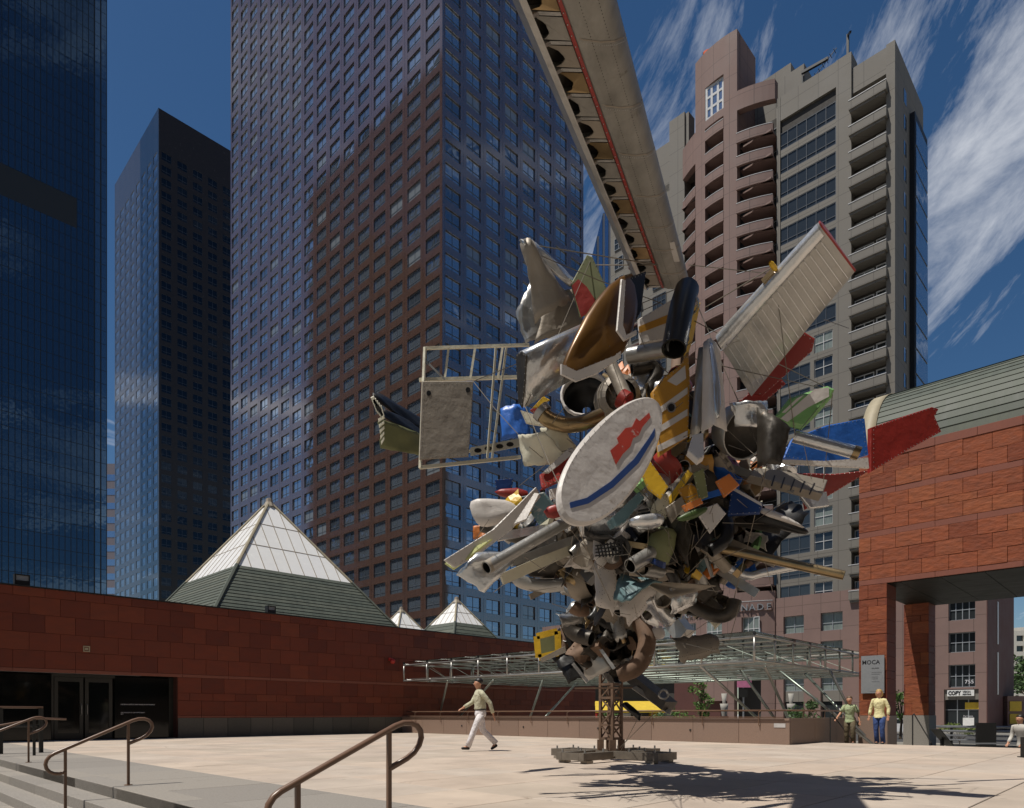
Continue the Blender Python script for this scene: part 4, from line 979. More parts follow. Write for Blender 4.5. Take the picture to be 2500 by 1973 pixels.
MB().bar(D(1215,1455,13), D(1365,1453,13), .03, .03).build('mast_rung', RUST, sc)
# inner spine the pieces hang on, leaning out towards the camera
MB().tube([(MX,MY,1.9), D(1300,1330,12.4), D(1360,1180,11), D(1420,1000,10.2), D(1440,720,9.9)], [.14,.16,.16,.14,.1], 8).build('spine', RUST, sc, True)

# --- builders for pieces
def newell(p):
    n = Vector((0,0,0))
    for i in range(len(p)): a, b = p[i], p[(i+1) % len(p)]; n += a.cross(b)
    return n.normalized()
def cam_facing(n, c): return n if n.dot(Vector((0,0,HC)) - c) > 0 else -n
def outline(pts): return [D(*p) for p in pts]
def slab(name, pts, th, m, par=None, bev=.012, mi_edge=None, smooth=False, rivets=True):
    th *= SCL(pts[0][2])
    p = outline(pts); c = sum(p, Vector()) / len(p); n = cam_facing(newell(p), c)
    E_ = Vector((0,0,HC))
    if abs(n.dot((c-E_).normalized())) > .12: p = [E_ + (q-E_)*((c-E_).dot(n)/(q-E_).dot(n)) for q in p]
    k = len(p); inn = []
    for i in range(k):
        v = p[i] - c; inn.append(c + v * max(.5, 1 - bev / max(v.length, .05)))
    rings_ = [[q + n*th/2 for q in inn], [q + n*(th/2-bev*.7) for q in p], [q - n*(th/2-bev*.7) for q in p], [q - n*th/2 for q in inn]]
    mb = MB(); mb.rings(rings_); mb.f.append(tuple(range(k))); mb.m.append(0); mb.f.append(tuple(3*k+i for i in reversed(range(k)))); mb.m.append(0)
    o = mb.build(name, m, par or sc, smooth); o['_n'] = tuple(n); o['_c'] = tuple(c); o['_t'] = th
    if rivets and par is None:
        rv = MB()
        for i in range(k):
            A, B = c + (p[i]-c)*.93 + n*(th/2), c + (p[(i+1)%k]-c)*.93 + n*(th/2); nr = int((B-A).length/.055)
            for j in range(nr): rv.lathe([(.006,0),(.0035,.003),(.0,.003)], A.lerp(B,(j+.5)/nr), n, 5)
        if rv.v: ro = rv.build('rivets', ALU, o); ro['kind'] = 'stuff'
    return o
def decal(name, pts, m, on, lift=.004):
    """paint laid on a flat slab: points are projected along the view onto the slab's front plane"""
    n, c, th = Vector(on['_n']), Vector(on['_c']), on['_t']; c = c + n*(th/2 + lift); E = Vector((0,0,HC)); q = []
    for (x, y) in pts:
        d = D(x, y, 10) - E; q.append(E + d * ((c - E).dot(n) / d.dot(n)))
    k = len(q); q2 = [v - n*.003 for v in q]
    return MB().add(q + q2, [tuple(range(k)), tuple(reversed(range(k, 2*k)))] + [(i, i+k, (i+1)%k+k, (i+1)%k) for i in range(k)]).build(name, m, on)
def lens(name, pts, th, m, par=None):
    """curved body (fin, tip, fairing) on a closed outline: fat in the middle, thin at the edge"""
    th *= SCL(pts[0][2]); p = outline(pts)
    # smooth the outline once
    q = []
    for i in range(len(p)): q += [p[i]*.75 + p[(i+1)%len(p)]*.25, p[i]*.25 + p[(i+1)%len(p)]*.75]
    p = q; c = sum(p, Vector())/len(p); n = cam_facing(newell(p), c); k = len(p); mb = MB()
    rr = [(1.0, 0), (.93, .42), (.78, .75), (.5, .95), (.2, 1.0)]
    front = [[c + (v-c)*s + n*th/2*h for v in p] for s, h in reversed(rr)]; back = [[c + (v-c)*s - n*th/2*h for v in p] for s, h in rr[1:]]
    mb.rings(front + back); mb.f.append(tuple(reversed(range(k)))); mb.m.append(0); b = k*(len(front)+len(back)-1); mb.f.append(tuple(b+i for i in range(k))); mb.m.append(0)
    o = mb.build(name, m, par or sc, True); o['_n'] = tuple(n); o['_c'] = tuple(c); o['_t'] = th*.92; return o
def pipe(name, pts, r, m, n=14, hollow=.86, par=None, inner=SOOT):
    p = [D(*q) for q in pts]; r = r * SCL(pts[0][2])
    if len(p) > 2:                                # round the bends
        for _ in range(2):
            q = [p[0]]
            for i in range(len(p)-1): q += [p[i]*.75+p[i+1]*.25, p[i]*.25+p[i+1]*.75]
            p = q + [p[-1]]
    mb = MB(); mb.tube(p, r, n, 0, True, hollow, 1); o = mb.build(name, [m, inner], par or sc, True)
    return o
def collar(name, x0, x1, r, m, par):
    a, b = D(*x0), D(*x1); r = r * SCL(x0[2]); return MB().tube([a, b], r, 14, 0, True, .9).build(name, m, par, True)
rgb = random.Random(5)
def bent(name, c00, c10, c11, c01, bow, th, m, nu=10, nvv=7, par=None, twist=0.0, jag=.02, dent=.012):
    """sheet bowed across its first direction, dented, with a torn edge"""
    bow *= SCL(c00[2]); A, B, C, E = [D(*q) for q in (c00, c10, c11, c01)]; n = cam_facing(newell([A,B,C,E]), (A+B+C+E)/4)
    ph = [rgb.uniform(0,6) for _ in range(4)]
    ju = [rgb.uniform(-jag, jag) for _ in range(nu+1)]; jv = [rgb.uniform(-jag, jag) for _ in range(nvv+1)]
    def s(i, j, o):
        u, v = i/nu, j/nvv
        if j in (0, nvv): v += ju[i]
        if i in (0, nu): u += jv[j]
        dn = dent*(math.sin(7*u+ph[0])*math.sin(6*v+ph[1]) + .6*math.sin(15*u+ph[2]+9*v+ph[3]))
        return A*(1-u)*(1-v)+B*u*(1-v)+C*u*v+E*(1-u)*v + n*(bow*math.sin(math.pi*u) + twist*(v-.5)*(u-.5) + dn + o)
    f = [[s(i, j, th/2) for i in range(nu+1)] + [s(i, j, -th/2) for i in reversed(range(nu+1))] for j in range(nvv+1)]
    mb = MB(); mb.rings(f)
    for r_ in (0, nvv):
        b = r_*(2*nu+2)
        for i in range(nu): q_ = (b+i, b+i+1, b+2*nu-i, b+2*nu+1-i); mb.f.append(q_ if r_ else tuple(reversed(q_))); mb.m.append(0)
    return mb.build(name, m, par or sc, True)

# --- the long wing standing up out of the top, leaning over the camera
BLc, BRc, TLc, TRc = D(1357,612,9.6), D(1458,592,9.8), D(1012,-190,7.3), D(1258,-190,7.5)
wn_ = cam_facing((BRc-BLc).cross(TLc-BLc).normalized(), (BLc+TRc)/2)
def W(s, t, o=0.0): return (BLc*(1-t)+BRc*t)*(1-s) + (TLc*(1-t)+TRc*t)*s + wn_*o
secs = []
for i in range(13):
    s = i/12; sec = []
    for t, h in ((.37,.02),(.45,.075),(.6,.115),(.75,.115),(.88,.08),(.96,.03),(1.0,-.04),(.97,-.12),(.88,-.17),(.7,-.2),(.5,-.19),(.37,-.17)): sec.append(W(s, t, h*(1+.35*s)))
    secs.append(sec)
MB().rings(secs, caps=True).build('wing_skin', WINGM, sc, True); wing = sc.children[-1]
MB().rings([[W(s,.02,-.02),W(s,.06,.02),W(s,.075,.02),W(s,.075,-.16),W(s,.02,-.16)] for s in [i/12 for i in range(13)]], caps=True).build('wing_flange', ALU, sc)
MB().rings([[W(s,.08,-.13),W(s,.38,-.13),W(s,.38,-.16),W(s,.08,-.16)] for s in (0,.5,1)], caps=True).build('wing_web', GRIME, sc)
MB().rings([[W(s,.362,.022),W(s,.385,.05),W(s,.39,.056),W(s,.362,.032)] for s in [i/12 for i in range(13)]], caps=True).build('wing_stripe', REDP, sc)
NR = 17
for i in range(NR+1):
    s = i/NR; ds = .006
    MB().rings([[W(s-ds*.6,t,-.14),W(s+ds*.6,t,-.14),W(s+ds*.6,t,h_),W(s-ds*.6,t,h_)] for t,h_ in ((.075,.02),(.16,-.02),(.36,.01))], caps=True).build('wing_rib', ALU, sc)
    if i < NR:                                   # scalloped bay sheet, open towards the flange
        s0, s1 = s+ds, (i+1)/NR-ds; ptsf = []
        for k in range(9):
            u = k/8; ptsf.append((s0+(s1-s0)*u, .11 + (.11+.03*math.sin(i*2.3))*math.sin(math.pi*min(1,u*1.08))**.6 + .006*math.sin(i*1.7+k*2)))
        fr_ = [W(a,b,.004-.03*(.36-b)/.2) for a, b in ptsf]; bk_ = [W(s1,.36,.012), W(s0,.36,.012)]; q = fr_ + bk_; k = len(q)
        q2 = [v - wn_*.01 for v in q]
        MB().add(q+q2, [tuple(range(k)), tuple(reversed(range(k,2*k)))]+[(j,j+k,(j+1)%k+k,(j+1)%k) for j in range(k)]).build('bay_sheet', (TANM, WINGM, BRASS)[i % 3], sc)
for (s0, s1, t0, t1) in ((.32,.44,.58,.72),(.12,.2,.7,.8),(.62,.7,.62,.7)):   # access panels
    MB().rings([[W(s,t0,.122),W(s,t1,.128),W(s,t1,.118),W(s,t0,.112)] for s in (s0, s1)], caps=True).build('access_panel', ALU, wing)
for i in range(44): 
    s = (i+.5)/44; MB().lathe([(.0,.003),(.0045,.002),(.005,0)], W(s,.368,.045), wn_, 6).build('rivet', ALU, wing)

profw = ((.39,.03),(.45,.078),(.6,.118),(.75,.118),(.88,.083),(.96,.033),(1.0,-.036))
for s_ in (.07,.17,.26,.37,.5,.63,.78,.9):           # skin laps with rivet rows
    MB().rings([[W(s_,t,h*(1+.35*s_)),W(s_+.0035,t,h*(1+.35*s_)),W(s_+.0035,t,h*(1+.35*s_)-.012),W(s_,t,h*(1+.35*s_)-.012)] for t,h in profw], caps=True).build('skin_lap', TANM, wing)
    rv = MB()
    for q_ in range(26):
        t = .40+.55*q_/25; h = [h0+(h1-h0)*(t-t0)/(t1-t0) for (t0,h0),(t1,h1) in zip(profw[:-1],profw[1:]) if t0 <= t <= t1][0]
        rv.lathe([(.005,0),(.0,.003)], W(s_-.006,t,h*(1+.35*s_)-.003), wn_, 5)
    ro = rv.build('rivets', ALU, wing); ro['kind'] = 'stuff'
for t0 in (.52,.70):
    rv = MB()
    for q_ in range(150):
        s_ = (q_+.5)/150; h = [h0+(h1-h0)*(t0-ta)/(tb-ta) for (ta,h0),(tb,h1) in zip(profw[:-1],profw[1:]) if ta <= t0 <= tb][0]
        rv.lathe([(.0045,0),(.0,.003)], W(s_,t0,h*(1+.35*s_)-.003), wn_, 5)
    ro = rv.build('rivets', GRIME, wing); ro['kind'] = 'stuff'
# --- silver ribbed wing at right
c00, c10, c11, c01 = D(1520,722,9.2), D(1737,480,8.6), D(1806,575,8.75), D(1588,838,9.4)
sn = cam_facing((c10-c00).cross(c01-c00).normalized(), c00)
def Q(s, t, o=0.0): return (c00*(1-s)+c10*s)*(1-t) + (c01*(1-s)+c11*s)*t + sn*o*.76
prof = ((-.02,-.10),(-.10,-.02),(-.09,.06),(.0,.105),(.10,.09),(.25,.05),(.6,.03),(1.0,.0),(1.0,-.02),(.6,-.06),(.25,-.12),(.1,-.13))
MB().rings([[Q(s,t,h) for t,h in prof] for s in [i/10 for i in range(11)]]).build('silver_wing', ALU, sc, True); sw = sc.children[-1]
MB().rings([[Q(s,t,h) for t,h in ((-.105,-.03),(-.1,.05),(-.03,.108),(.07,.112),(.13,.09),(.12,.075))] for s in [i/8*.985 for i in range(9)]], close=False).build('leading_edge', ALUB, sw, True)
for i in range(1, 20):
    s = i/20; MB().rings([[Q(s-.003,t,h),Q(s+.003,t,h),Q(s+.002,t,h+.018),Q(s-.002,t,h+.018)] for t,h in ((.15,.076),(.4,.044),(.7,.025),(.97,.004))], caps=True).build('stiffener', ALUB, sw)
MB().rings([[Q(1.0,t,h) for t,h in prof],[Q(1.012,t,h) for t,h in prof]], caps=True).build('end_rib', REDP, sw)
MB().lathe([(.015,0),(.025,.02),(.025,.09),(.012,.12)], Q(.62,-.1,.05), Q(.62,-.5,.2)-Q(.62,0,.05), 8).build('hinge_bracket', YELP, sw)
MB().bar(Q(.50,-.12,.02), Q(.60,-.12,.02), .03, .06).build('hinge_bracket', BRASS, sw)

# --- large named pieces: flaps, fins, tubes, frames
slab('red_flap', [(1580,832,9.7),(1697,700,9.4),(1722,716,9.4),(1716,742,9.4),(1610,838,9.7)], .05, REDP)
slab('red_flap', [(1560,850,9.9),(1640,790,9.8),(1660,812,9.8),(1590,870,9.9)], .05, REDP)
# open ladder frame with a cover sheet at the left
DOFF = 1.2
for p, q, r_ in (((900,736,9.3),(1118,729,9.5),.035),((886,803,9.3),(1095,797,9.5),.04),((888,988,9.2),(1100,966,9.5),.04),((893,968,9.25),(1100,938,9.5),.03),((898,735,9.3),(888,990,9.2),.04)):
    MB().bar(D(*p), D(*q), r_*.8, r_*1.1).build('frame_spar', CRM, sc)
for x0, x1 in ((948,940),(1004,994),(1062,1052)): MB().bar(D(x0,735,9.35), D(x1,800,9.35), .012, .03).build('frame_rib', CRM, sc)
for x0, x1 in ((1070,1040),(1048,1030)): MB().bar(D(x0,735,9.4), D(x1,968,9.35), .012, .03).build('frame_rib', CRM, sc)
MB().bar(D(902,765,9.3), D(940,802,9.3), .02, .02).build('frame_brace', ALU, sc)
cs_ = slab('cover_sheet', [(892,806,9.2),(1000,806,9.3),(996,890,9.3),(990,966,9.28),(886,972,9.18)], .025, TANM)
for xy in ((906,831),(989,824)): decal('hole', [(xy[0]+5*math.cos(k*.785), xy[1]+6*math.sin(k*.785)) for k in range(8)], SOOT, cs_)
web = slab('drilled_spar', [(994,946,9.3),(1100,926,9.5),(1100,944,9.5),(994,964,9.3)], .02, CRM)
for x in (1010,1032,1056,1078): decal('hole', [(x+8*math.cos(k*.785), 955-(x-994)*.19+5*math.sin(k*.785)) for k in range(8)], SOOT, web)
# black corrugated trough, far left
for k, (p0, p1, p2, p3) in enumerate((((783,838,9.6),(800,833,9.8),(905,893,10.2),(895,915,10)),((800,875,9.5),(815,868,9.7),(908,905,10.2),(900,935,10)),((802,885,9.5),(905,925,10),(900,965,10),(806,948,9.6)))):
    bent('corrugated_trough', p0, p1, p2, p3, .05, .02, SOOT if k < 2 else OLV)
for k in range(5): slab('corrugation', [(783+k*4,840+k*5,9.45),(790+k*4,836+k*5,9.45),(802+k*3,868+k*4,9.45),(796+k*3,872+k*4,9.45)], .02, CRM)
for k in range(5): slab('corrugation', [(799+k*1.5,885+k*12,9.4),(812,878+k*11,9.4),(813,884+k*11,9.4),(800+k*1.5,893+k*12,9.4)], .02, CRM)
DOFF = 0.0
# silver aileron
MB().rings([[D(*q) for q in r_] for r_ in ([(1092,750,9.0),(1100,742,8.9),(1112,748,8.85),(1120,800,8.95),(1108,862,9.05),(1098,850,9.1)],[(1222,690,9.3),(1230,684,9.2),(1238,690,9.15),(1236,735,9.25),(1228,792,9.35),(1220,780,9.4)])], caps=True).build('aileron', ALUB, sc, True)
slab('aileron_root', [(1091,750,8.98),(1103,742,8.86),(1113,750,8.82),(1110,812,8.95),(1104,864,9.02),(1096,852,9.06)], .02, GRIME)
# brown-gold fin with pale trim
bf = lens('brown_fin', [(1300,588,8.9),(1345,574,9.1),(1352,640,9.1),(1330,730,8.9),(1285,780,8.8),(1215,808,8.7),(1180,792,8.7),(1205,730,8.7),(1245,650,8.8)], .22, BRW)
slab('pale_trim', [(1184,770,8.62),(1215,786,8.58),(1300,752,8.68),(1312,742,8.72),(1312,756,8.72),(1260,792,8.64),(1216,808,8.58),(1184,792,8.6)], .03, WHT)
slab('pale_trim', [(1312,590,8.8),(1320,592,8.82),(1314,690,8.76),(1322,712,8.76),(1345,700,8.86),(1345,708,8.86),(1318,722,8.74),(1302,700,8.72)], .03, WHT)
slab('dark_panel', [(1322,590,9.0),(1362,575,9.1),(1352,660,9.1),(1330,700,8.98),(1318,690,8.95)], .06, SOOT)
# torn grey skins, upper left
bent('torn_skin', (1098,512,9.3),(1138,528,9.35),(1204,640,9.5),(1136,676,9.4), .13, .012, TANM, 10, 9, None, .15, .03, .02)
bent('torn_skin', (1090,660,9.7),(1120,600,9.7),(1205,690,9.8),(1110,728,9.7), .08, .015, ALU)
bent('torn_skin', (1150,640,9.5),(1215,608,9.6),(1232,690,9.6),(1130,725,9.5), .06, .015, TANM)
bent('curled_strip', (1098,508,9.25),(1128,514,9.35),(1218,600,9.6),(1205,606,9.5), .05, .02, ALUB)
gp_ = slab('green_red_flap', [(1240,540,9.5),(1252,545,9.5),(1282,612,9.5),(1262,652,9.5),(1226,672,9.5),(1206,602,9.5)], .05, OLV)
decal('red_paint', [(1222,590),(1240,606),(1262,640),(1254,656),(1228,670),(1208,604)], REDP, gp_)
# tubes near the top
pipe('black_tube', [(1452,612,9.1),(1440,650,9.0),(1424,738,8.9)], .16, SOOT); collar('tube_collar', (1451,640,9.08),(1449,646,9.07), .172, ALU, sc)
pipe('grey_tube', [(1330,752,9.2),(1420,736,9.0)], .105, ALU)
pipe('grey_tube', [(1290,770,9.3),(1325,845,9.2)], .09, TANM)
pipe('dark_tube', [(1335,780,9.5),(1400,770,9.5),(1360,850,9.5)], .1, GRIME)
MB().tube([D(1312,842,9.12), D(1326,850,9.1)], .1, 14, 0, True, .72).build('red_collar', REDP, sc, True)
yp = slab('yellow_bracket', [(1455,655,9.3),(1478,640,9.4),(1462,720,9.4),(1448,760,9.3),(1440,730,9.3)], .04, YELP)
for xy in ((1456,688),(1452,715)): decal('hole', [(xy[0]+5*math.cos(k*.785), xy[1]+8*math.sin(k*.785)) for k in range(8)], SOOT, yp)
ws_ = slab('striped_flap', [(1348,676,9.3),(1420,634,9.4),(1426,690,9.4),(1400,720,9.35),(1352,728,9.3)], .05, WHT)
decal('stripe', [(1350,690),(1424,660),(1425,676),(1351,704)], OCH, ws_)
yf = slab('yellow_striped_flap', [(1376,830,8.9),(1400,800,8.9),(1440,770,8.95),(1452,745,9.0),(1456,800,9.0),(1452,925,8.9),(1392,966,8.8),(1384,900,8.8)], .06, OCH)
for y in (0, 46, 92): decal('stripe', [(1384+y*.06,868+y*.8),(1453,818+y),(1453,832+y),(1385+y*.06,882+y*.8)], WHT, yf)
decal('stripe', [(1410,805),(1448,772),(1450,800),(1430,815)], WHT, yf)
decal('hole', [(1419+10*math.cos(k*.524), 861+11*math.sin(k*.524)) for k in range(12)], ALU, yf, .006); decal('hole', [(1419+7*math.cos(k*.524), 861+8*math.sin(k*.524)) for k in range(12)], SOOT, yf, .01)
slab('striped_flap', [(1392,966,9.3),(1452,925,9.4),(1448,950,9.4),(1400,990,9.3)], .05, BRASS)
# big oval panel
cx, cy = 1290, 975; ov = []
for k in range(56):
    an = k/56*2*math.pi; ex, ey = 158*math.cos(an), 74*math.sin(an); ey *= (1 - .12*math.cos(an)); ro = R(-54)
    x, y = cx + ex*math.cos(ro) - ey*math.sin(ro), cy + ex*math.sin(ro) + ey*math.cos(ro); ov.append((x, y, 8.2 + (x-cx)*.0022 + (y-cy)*-.0008))
op = slab('oval_panel', ov, .09, WHT, None, .03)
decal('stripe', [(1204,1062),(1240,1052),(1290,1018),(1340,970),(1372,925),(1384,905),(1384,922),(1350,978),(1296,1030),(1244,1064),(1206,1074)], STB, op)
decal('red_patch', [(1290,952),(1308,936),(1304,926),(1322,905),(1336,902),(1345,884),(1352,890),(1372,872),(1375,882),(1358,902),(1350,920),(1338,926),(1332,944),(1316,960),(1302,982)], REDV, op, .006)
# pale hanging fairings
bent('pale_fairing', (1486,725,8.85),(1522,735,8.8),(1536,908,8.7),(1482,915,8.75), .13, .015, WHT)
lens('fairing_edge', [(1496,722,8.75),(1508,726,8.72),(1522,800,8.68),(1524,880,8.66),(1510,890,8.66),(1506,800,8.7)], .1, ALUB)
bent('pale_fairing', (1476,735,8.95),(1500,740,8.95),(1490,915,8.9),(1458,925,8.9), .06, .015, ALU)
slab('pale_flap', [(1462,925,8.7),(1484,920,8.7),(1486,970,8.6),(1474,978,8.6),(1452,958,8.6)], .1, WHT)
# engine nacelle with a dark mouth
na0, na1 = D(1545,905,9.3), D(1622,930,8.9)
ax_ = (na1-na0).normalized()
nm_ = MB(); nm_.lathe([(r_*.78,h_*.78) for r_,h_ in ((.22,-.15),(.30,0),(.34,.2),(.345,.42),(.33,.43),(.31,.2),(.2,-.05))], na0, ax_, 22); nm_.build('nacelle', ALU, sc, True)
MB().lathe([(.0,.156),(.078,.17),(.234,.234),(.25,.31)], na0, ax_, 22).build('nacelle_liner', GRIME, sc, True)
bent('torn_cowl', (1600,862,8.8),(1672,905,8.7),(1650,985,8.7),(1600,992,8.8), .12, .012, GRIME)
bent('silver_fairing', (1542,852,8.85),(1622,848,8.9),(1620,906,8.95),(1556,902,8.9), .1, .012, ALUB)
lens('silver_fairing_lip', [(1556,852,8.95),(1580,844,8.9),(1622,862,8.95),(1616,905,8.95),(1560,900,8.9)], .16, ALUB)
# green, blue, red at right
gf = slab('green_fin', [(1668,842,9.2),(1712,828,9.2),(1748,817,9.2),(1762,824,9.2),(1756,842,9.2),(1722,882,9.2),(1694,908,9.2),(1655,898,9.2),(1634,884,9.2)], .1, GRN, None, .04)
decal('stripe', [(1722,822),(1752,819),(1752,838),(1706,862),(1664,892),(1650,884)], WHT, gf); decal('stripe', [(1684,842),(1700,834),(1660,872),(1652,872)], WHT, gf)
bl1 = slab('blue_panel', [(1672,928,9.5),(1745,900,9.6),(1826,885,9.7),(1834,962,9.7),(1760,985,9.6),(1655,968,9.5)], .04, BLU)
slab('blue_panel', [(1660,945,9.7),(1720,960,9.7),(1700,985,9.7),(1640,978,9.7)], .04, BLU)
slab('white_strip', [(1650,972,9.3),(1740,975,9.35),(1834,968,9.4),(1836,990,9.4),(1740,986,9.35),(1655,980,9.3)], .04, WHT)
MB().tube([D(1678,922,9.25), D(1812,958,9.15)], .066, 14, 0, True, .85).build('silver_tube', ALUB, sc, True); collar('tube_collar', (1802,955,9.15),(1816,959,9.14), .09, BRASS, sc)
rw = slab('red_wing', [(1836,906,9.9),(1905,882,10.0),(1966,862,10.1),(1980,866,10.1),(1972,882,10.1),(1986,914,10.1),(1910,956,10.0),(1836,1000,9.9)], .07, REDP)
slab('red_wing', [(1676,1000,10.2),(1760,1002,10.2),(1838,994,10.1),(1780,1030,10.2),(1700,1078,10.3),(1692,1040,10.3)], .06, REDP)
rbx = slab('ribbed_box', [(1592,996,9.5),(1640,1000,9.5),(1745,1022,9.5),(1734,1052,9.4),(1640,1028,9.4),(1580,1012,9.4)], .12, TANM)
for k in range(6): decal('rib', [(1615+k*21,1000+k*4),(1618+k*21,1001+k*4),(1612+k*20,1023+k*4.5),(1609+k*20,1022+k*4.5)], GRIME, rbx)
lens('ribbed_tip', [(1600,1076,9.3),(1640,1078,9.3),(1690,1108,9.2),(1712,1124,9.2),(1700,1132,9.2),(1640,1118,9.3),(1560,1100,9.4)], .22, SOOT)
lens('white_tip', [(1600,1072,9.2),(1630,1076,9.2),(1680,1100,9.15),(1708,1120,9.15),(1660,1104,9.2),(1610,1088,9.2)], .12, WHT)
nf_ = slab('navy_fin', [(1548,1028,9.2),(1612,1066,9.1),(1605,1086,9.1),(1538,1090,9.2)], .08, NAV); decal('stripe', [(1551,1030),(1610,1064),(1610,1070),(1549,1036)], WHT, nf_)
slab('red_flap', [(1545,1140,9.9),(1600,1110,9.9),(1622,1120,9.9),(1560,1165,9.9)], .05, REDP)
slab('white_flap', [(1470,1082,8.9),(1515,1064,8.9),(1534,1086,8.9),(1500,1128,8.9)], .04, WHT)
slab('silver_scrap', [(1690,1050,9.8),(1745,1040,9.9),(1750,1070,9.9),(1710,1075,9.8)], .05, ALUB)
# tubes sticking out
pipe('long_brass_tube', [(1490,1152,9.4),(1784,1216,9.0)], .062, BRASS)
pipe('long_steel_tube', [(1028,1200,8.9),(1215,1092,9.3)], .085, ALU); collar('tube_collar', (1028,1200,8.9),(1048,1188,8.95), .09, TANM, sc)
pipe('grey_duct', [(1020,1110,9.8),(1110,1140,9.7),(1130,1145,9.7)], .1, GRIME)
pipe('brass_elbow', [(1142,868,9.1),(1160,890,9.1),(1210,902,9.1),(1268,880,9.2)], .105, BRASS); collar('tube_collar', (1140,866,9.1),(1150,876,9.1), .13, ALU, sc)
pipe('foil_duct', [(1500,1175,9.6),(1575,1222,9.6),(1610,1210,9.6),(1690,1196,9.6)], .06, ALUB)
pipe('exhaust_elbow', [(1420,1252,9.8),(1505,1305,9.6),(1545,1300,9.5),(1553,1268,9.5)], .095, GRIME)
pipe('grey_elbow', [(1092,1210,10.0),(1095,1230,10.0),(1150,1240,10.0),(1190,1235,10.0)], .1, ALU)
pipe('u_bend', [(1350,1310,11.3),(1372,1350,11.2),(1352,1410,11.2),(1310,1425,11.3)], .15, RUST)
pipe('u_bend', [(1225,1300,11.2),(1200,1310,11.2),(1210,1340,11.2),(1250,1350,11.1)], .13, GRIME)
pipe('ribbed_hose', [(1500,1165,9.2),(1540,1140,9.2),(1535,1095,9.3),(1515,1080,9.4)], .09, SOOT)
# flaps at lower left
slab('white_green_flap', [(938,1184,9.2),(1040,1120,9.2),(1100,1062,9.3),(1132,1030,9.4),(1142,1050,9.4),(1080,1120,9.3),(1000,1180,9.2),(960,1200,9.2)], .05, WHT)
slab('green_strip', [(940,1192,9.22),(1000,1158,9.22),(1040,1140,9.22),(990,1182,9.2),(958,1204,9.2)], .045, mat('lime_paint', (.5,.52,.2), .5))
bent('torn_silver_flap', (962,1215,9.0),(1010,1165,9.0),(1100,1170,9.2),(1026,1250,9.0), .08, .02, ALUB, twist=.1)
slab('white_strip', [(1085,1110,8.9),(1130,1042,9.0),(1140,1044,9.0),(1112,1100,8.9)], .03, WHT)
lens('pale_nose', [(990,1062,9.6),(1010,1054,9.6),(1085,1060,9.7),(1115,1090,9.7),(1060,1105,9.6),(1020,1115,9.6),(1000,1098,9.6)], .25, WHT)
bent('orange_panel', (1000,1112,9.9),(1052,1108,9.9),(1050,1134,9.9),(1000,1140,9.9), .02, .015, ORG)
bent('cream_hood', (1094,918,9.2),(1150,912,9.0),(1205,975,9.1),(1108,984,9.2), .1, .015, CRM)
bent('cream_hood', (1140,905,9.3),(1190,900,9.2),(1222,955,9.3),(1170,970,9.3), .12, .012, CRM)
bent('blue_panel', (1058,862,9.9),(1112,858,9.9),(1122,926,9.9),(1060,930,9.9), .06, .015, BLU)
slab('yellow_red_flap', [(1120,868,9.4),(1146,846,9.4),(1160,862,9.4),(1146,886,9.4)], .05, REDP); slab('yellow_flap', [(1126,862,9.35),(1148,838,9.35),(1162,846,9.35),(1140,862,9.35)], .04, YELP)
slab('cream_flap', [(1100,868,9.5),(1150,884,9.5),(1170,905,9.5),(1112,895,9.5)], .05, CRM)
MB().lathe([(.2,.22),(.27,.1),(.29,-.1),(.27,-.12),(.24,.08),(.05,.16)], D(1238,850,9.7), (.15,.95,-.2), 20).build('dark_cowl', [SOOT], sc, True); MB().lathe([(.285,-.12),(.29,-.16),(.262,-.16),(.255,-.1)], D(1238,850,9.7), (.15,.95,-.2), 20).build('cowl_rim', WHT, sc, True)
slab('red_white_fin', [(1140,1005,9.0),(1215,955,9.1),(1224,975,9.1),(1200,1010,9.0),(1145,1035,9.0)], .05, REDP)
slab('white_fin', [(1146,1000,8.98),(1205,945,9.1),(1218,955,9.1),(1160,1000,9.0)], .04, WHT)
slab('white_fin', [(1160,1036,9.2),(1205,1022,9.2),(1206,1046,9.2),(1162,1056,9.2)], .04, WHT)
lens('red_cowl', [(1145,1075,9.3),(1195,1060,9.3),(1205,1085,9.3),(1160,1100,9.3)], .15, REDP)
lens('red_tip', [(1040,1035,9.9),(1110,1030,9.9),(1125,1060,9.9),(1060,1052,9.9)], .12, REDP)
slab('teal_flap', [(1100,1050,9.7),(1150,1040,9.6),(1180,1080,9.6),(1140,1110,9.7)], .05, TEAL)
slab('blue_scrap', [(1045,1015,10),(1085,1012,10),(1080,1045,10),(1050,1045,10)], .05, NAV)
# middle: coloured flaps below the oval
slab('yellow_flap', [(1348,988,8.7),(1374,976,8.7),(1412,1030,8.7),(1396,1055,8.7),(1370,1035,8.7)], .05, YELP)
slab('ochre_flap', [(1432,1035,8.9),(1460,1020,8.9),(1486,1050,8.9),(1450,1068,8.9)], .05, OCH)
slab('orange_flap', [(1512,1018,8.9),(1540,1002,8.9),(1562,1026,8.9),(1530,1052,8.9)], .06, ORG)
slab('olive_flap', [(1465,1000,8.8),(1486,990,8.8),(1496,1050,8.8),(1478,1058,8.8)], .05, OLV)
slab('red_orange_scrap', [(1440,1070,8.7),(1480,1052,8.7),(1486,1064,8.7),(1448,1082,8.7)], .04, ORG)
lens('dark_green_fin', [(1430,1092,8.8),(1490,1068,8.8),(1498,1078,8.8),(1470,1096,8.8),(1434,1104,8.8)], .08, mat('dark_green_paint', (.05,.085,.02), .4))
slab('teal_flap', [(1282,1105,8.9),(1350,1040,8.9),(1362,1052,8.9),(1320,1105,8.9),(1290,1120,8.9)], .05, TEAL)
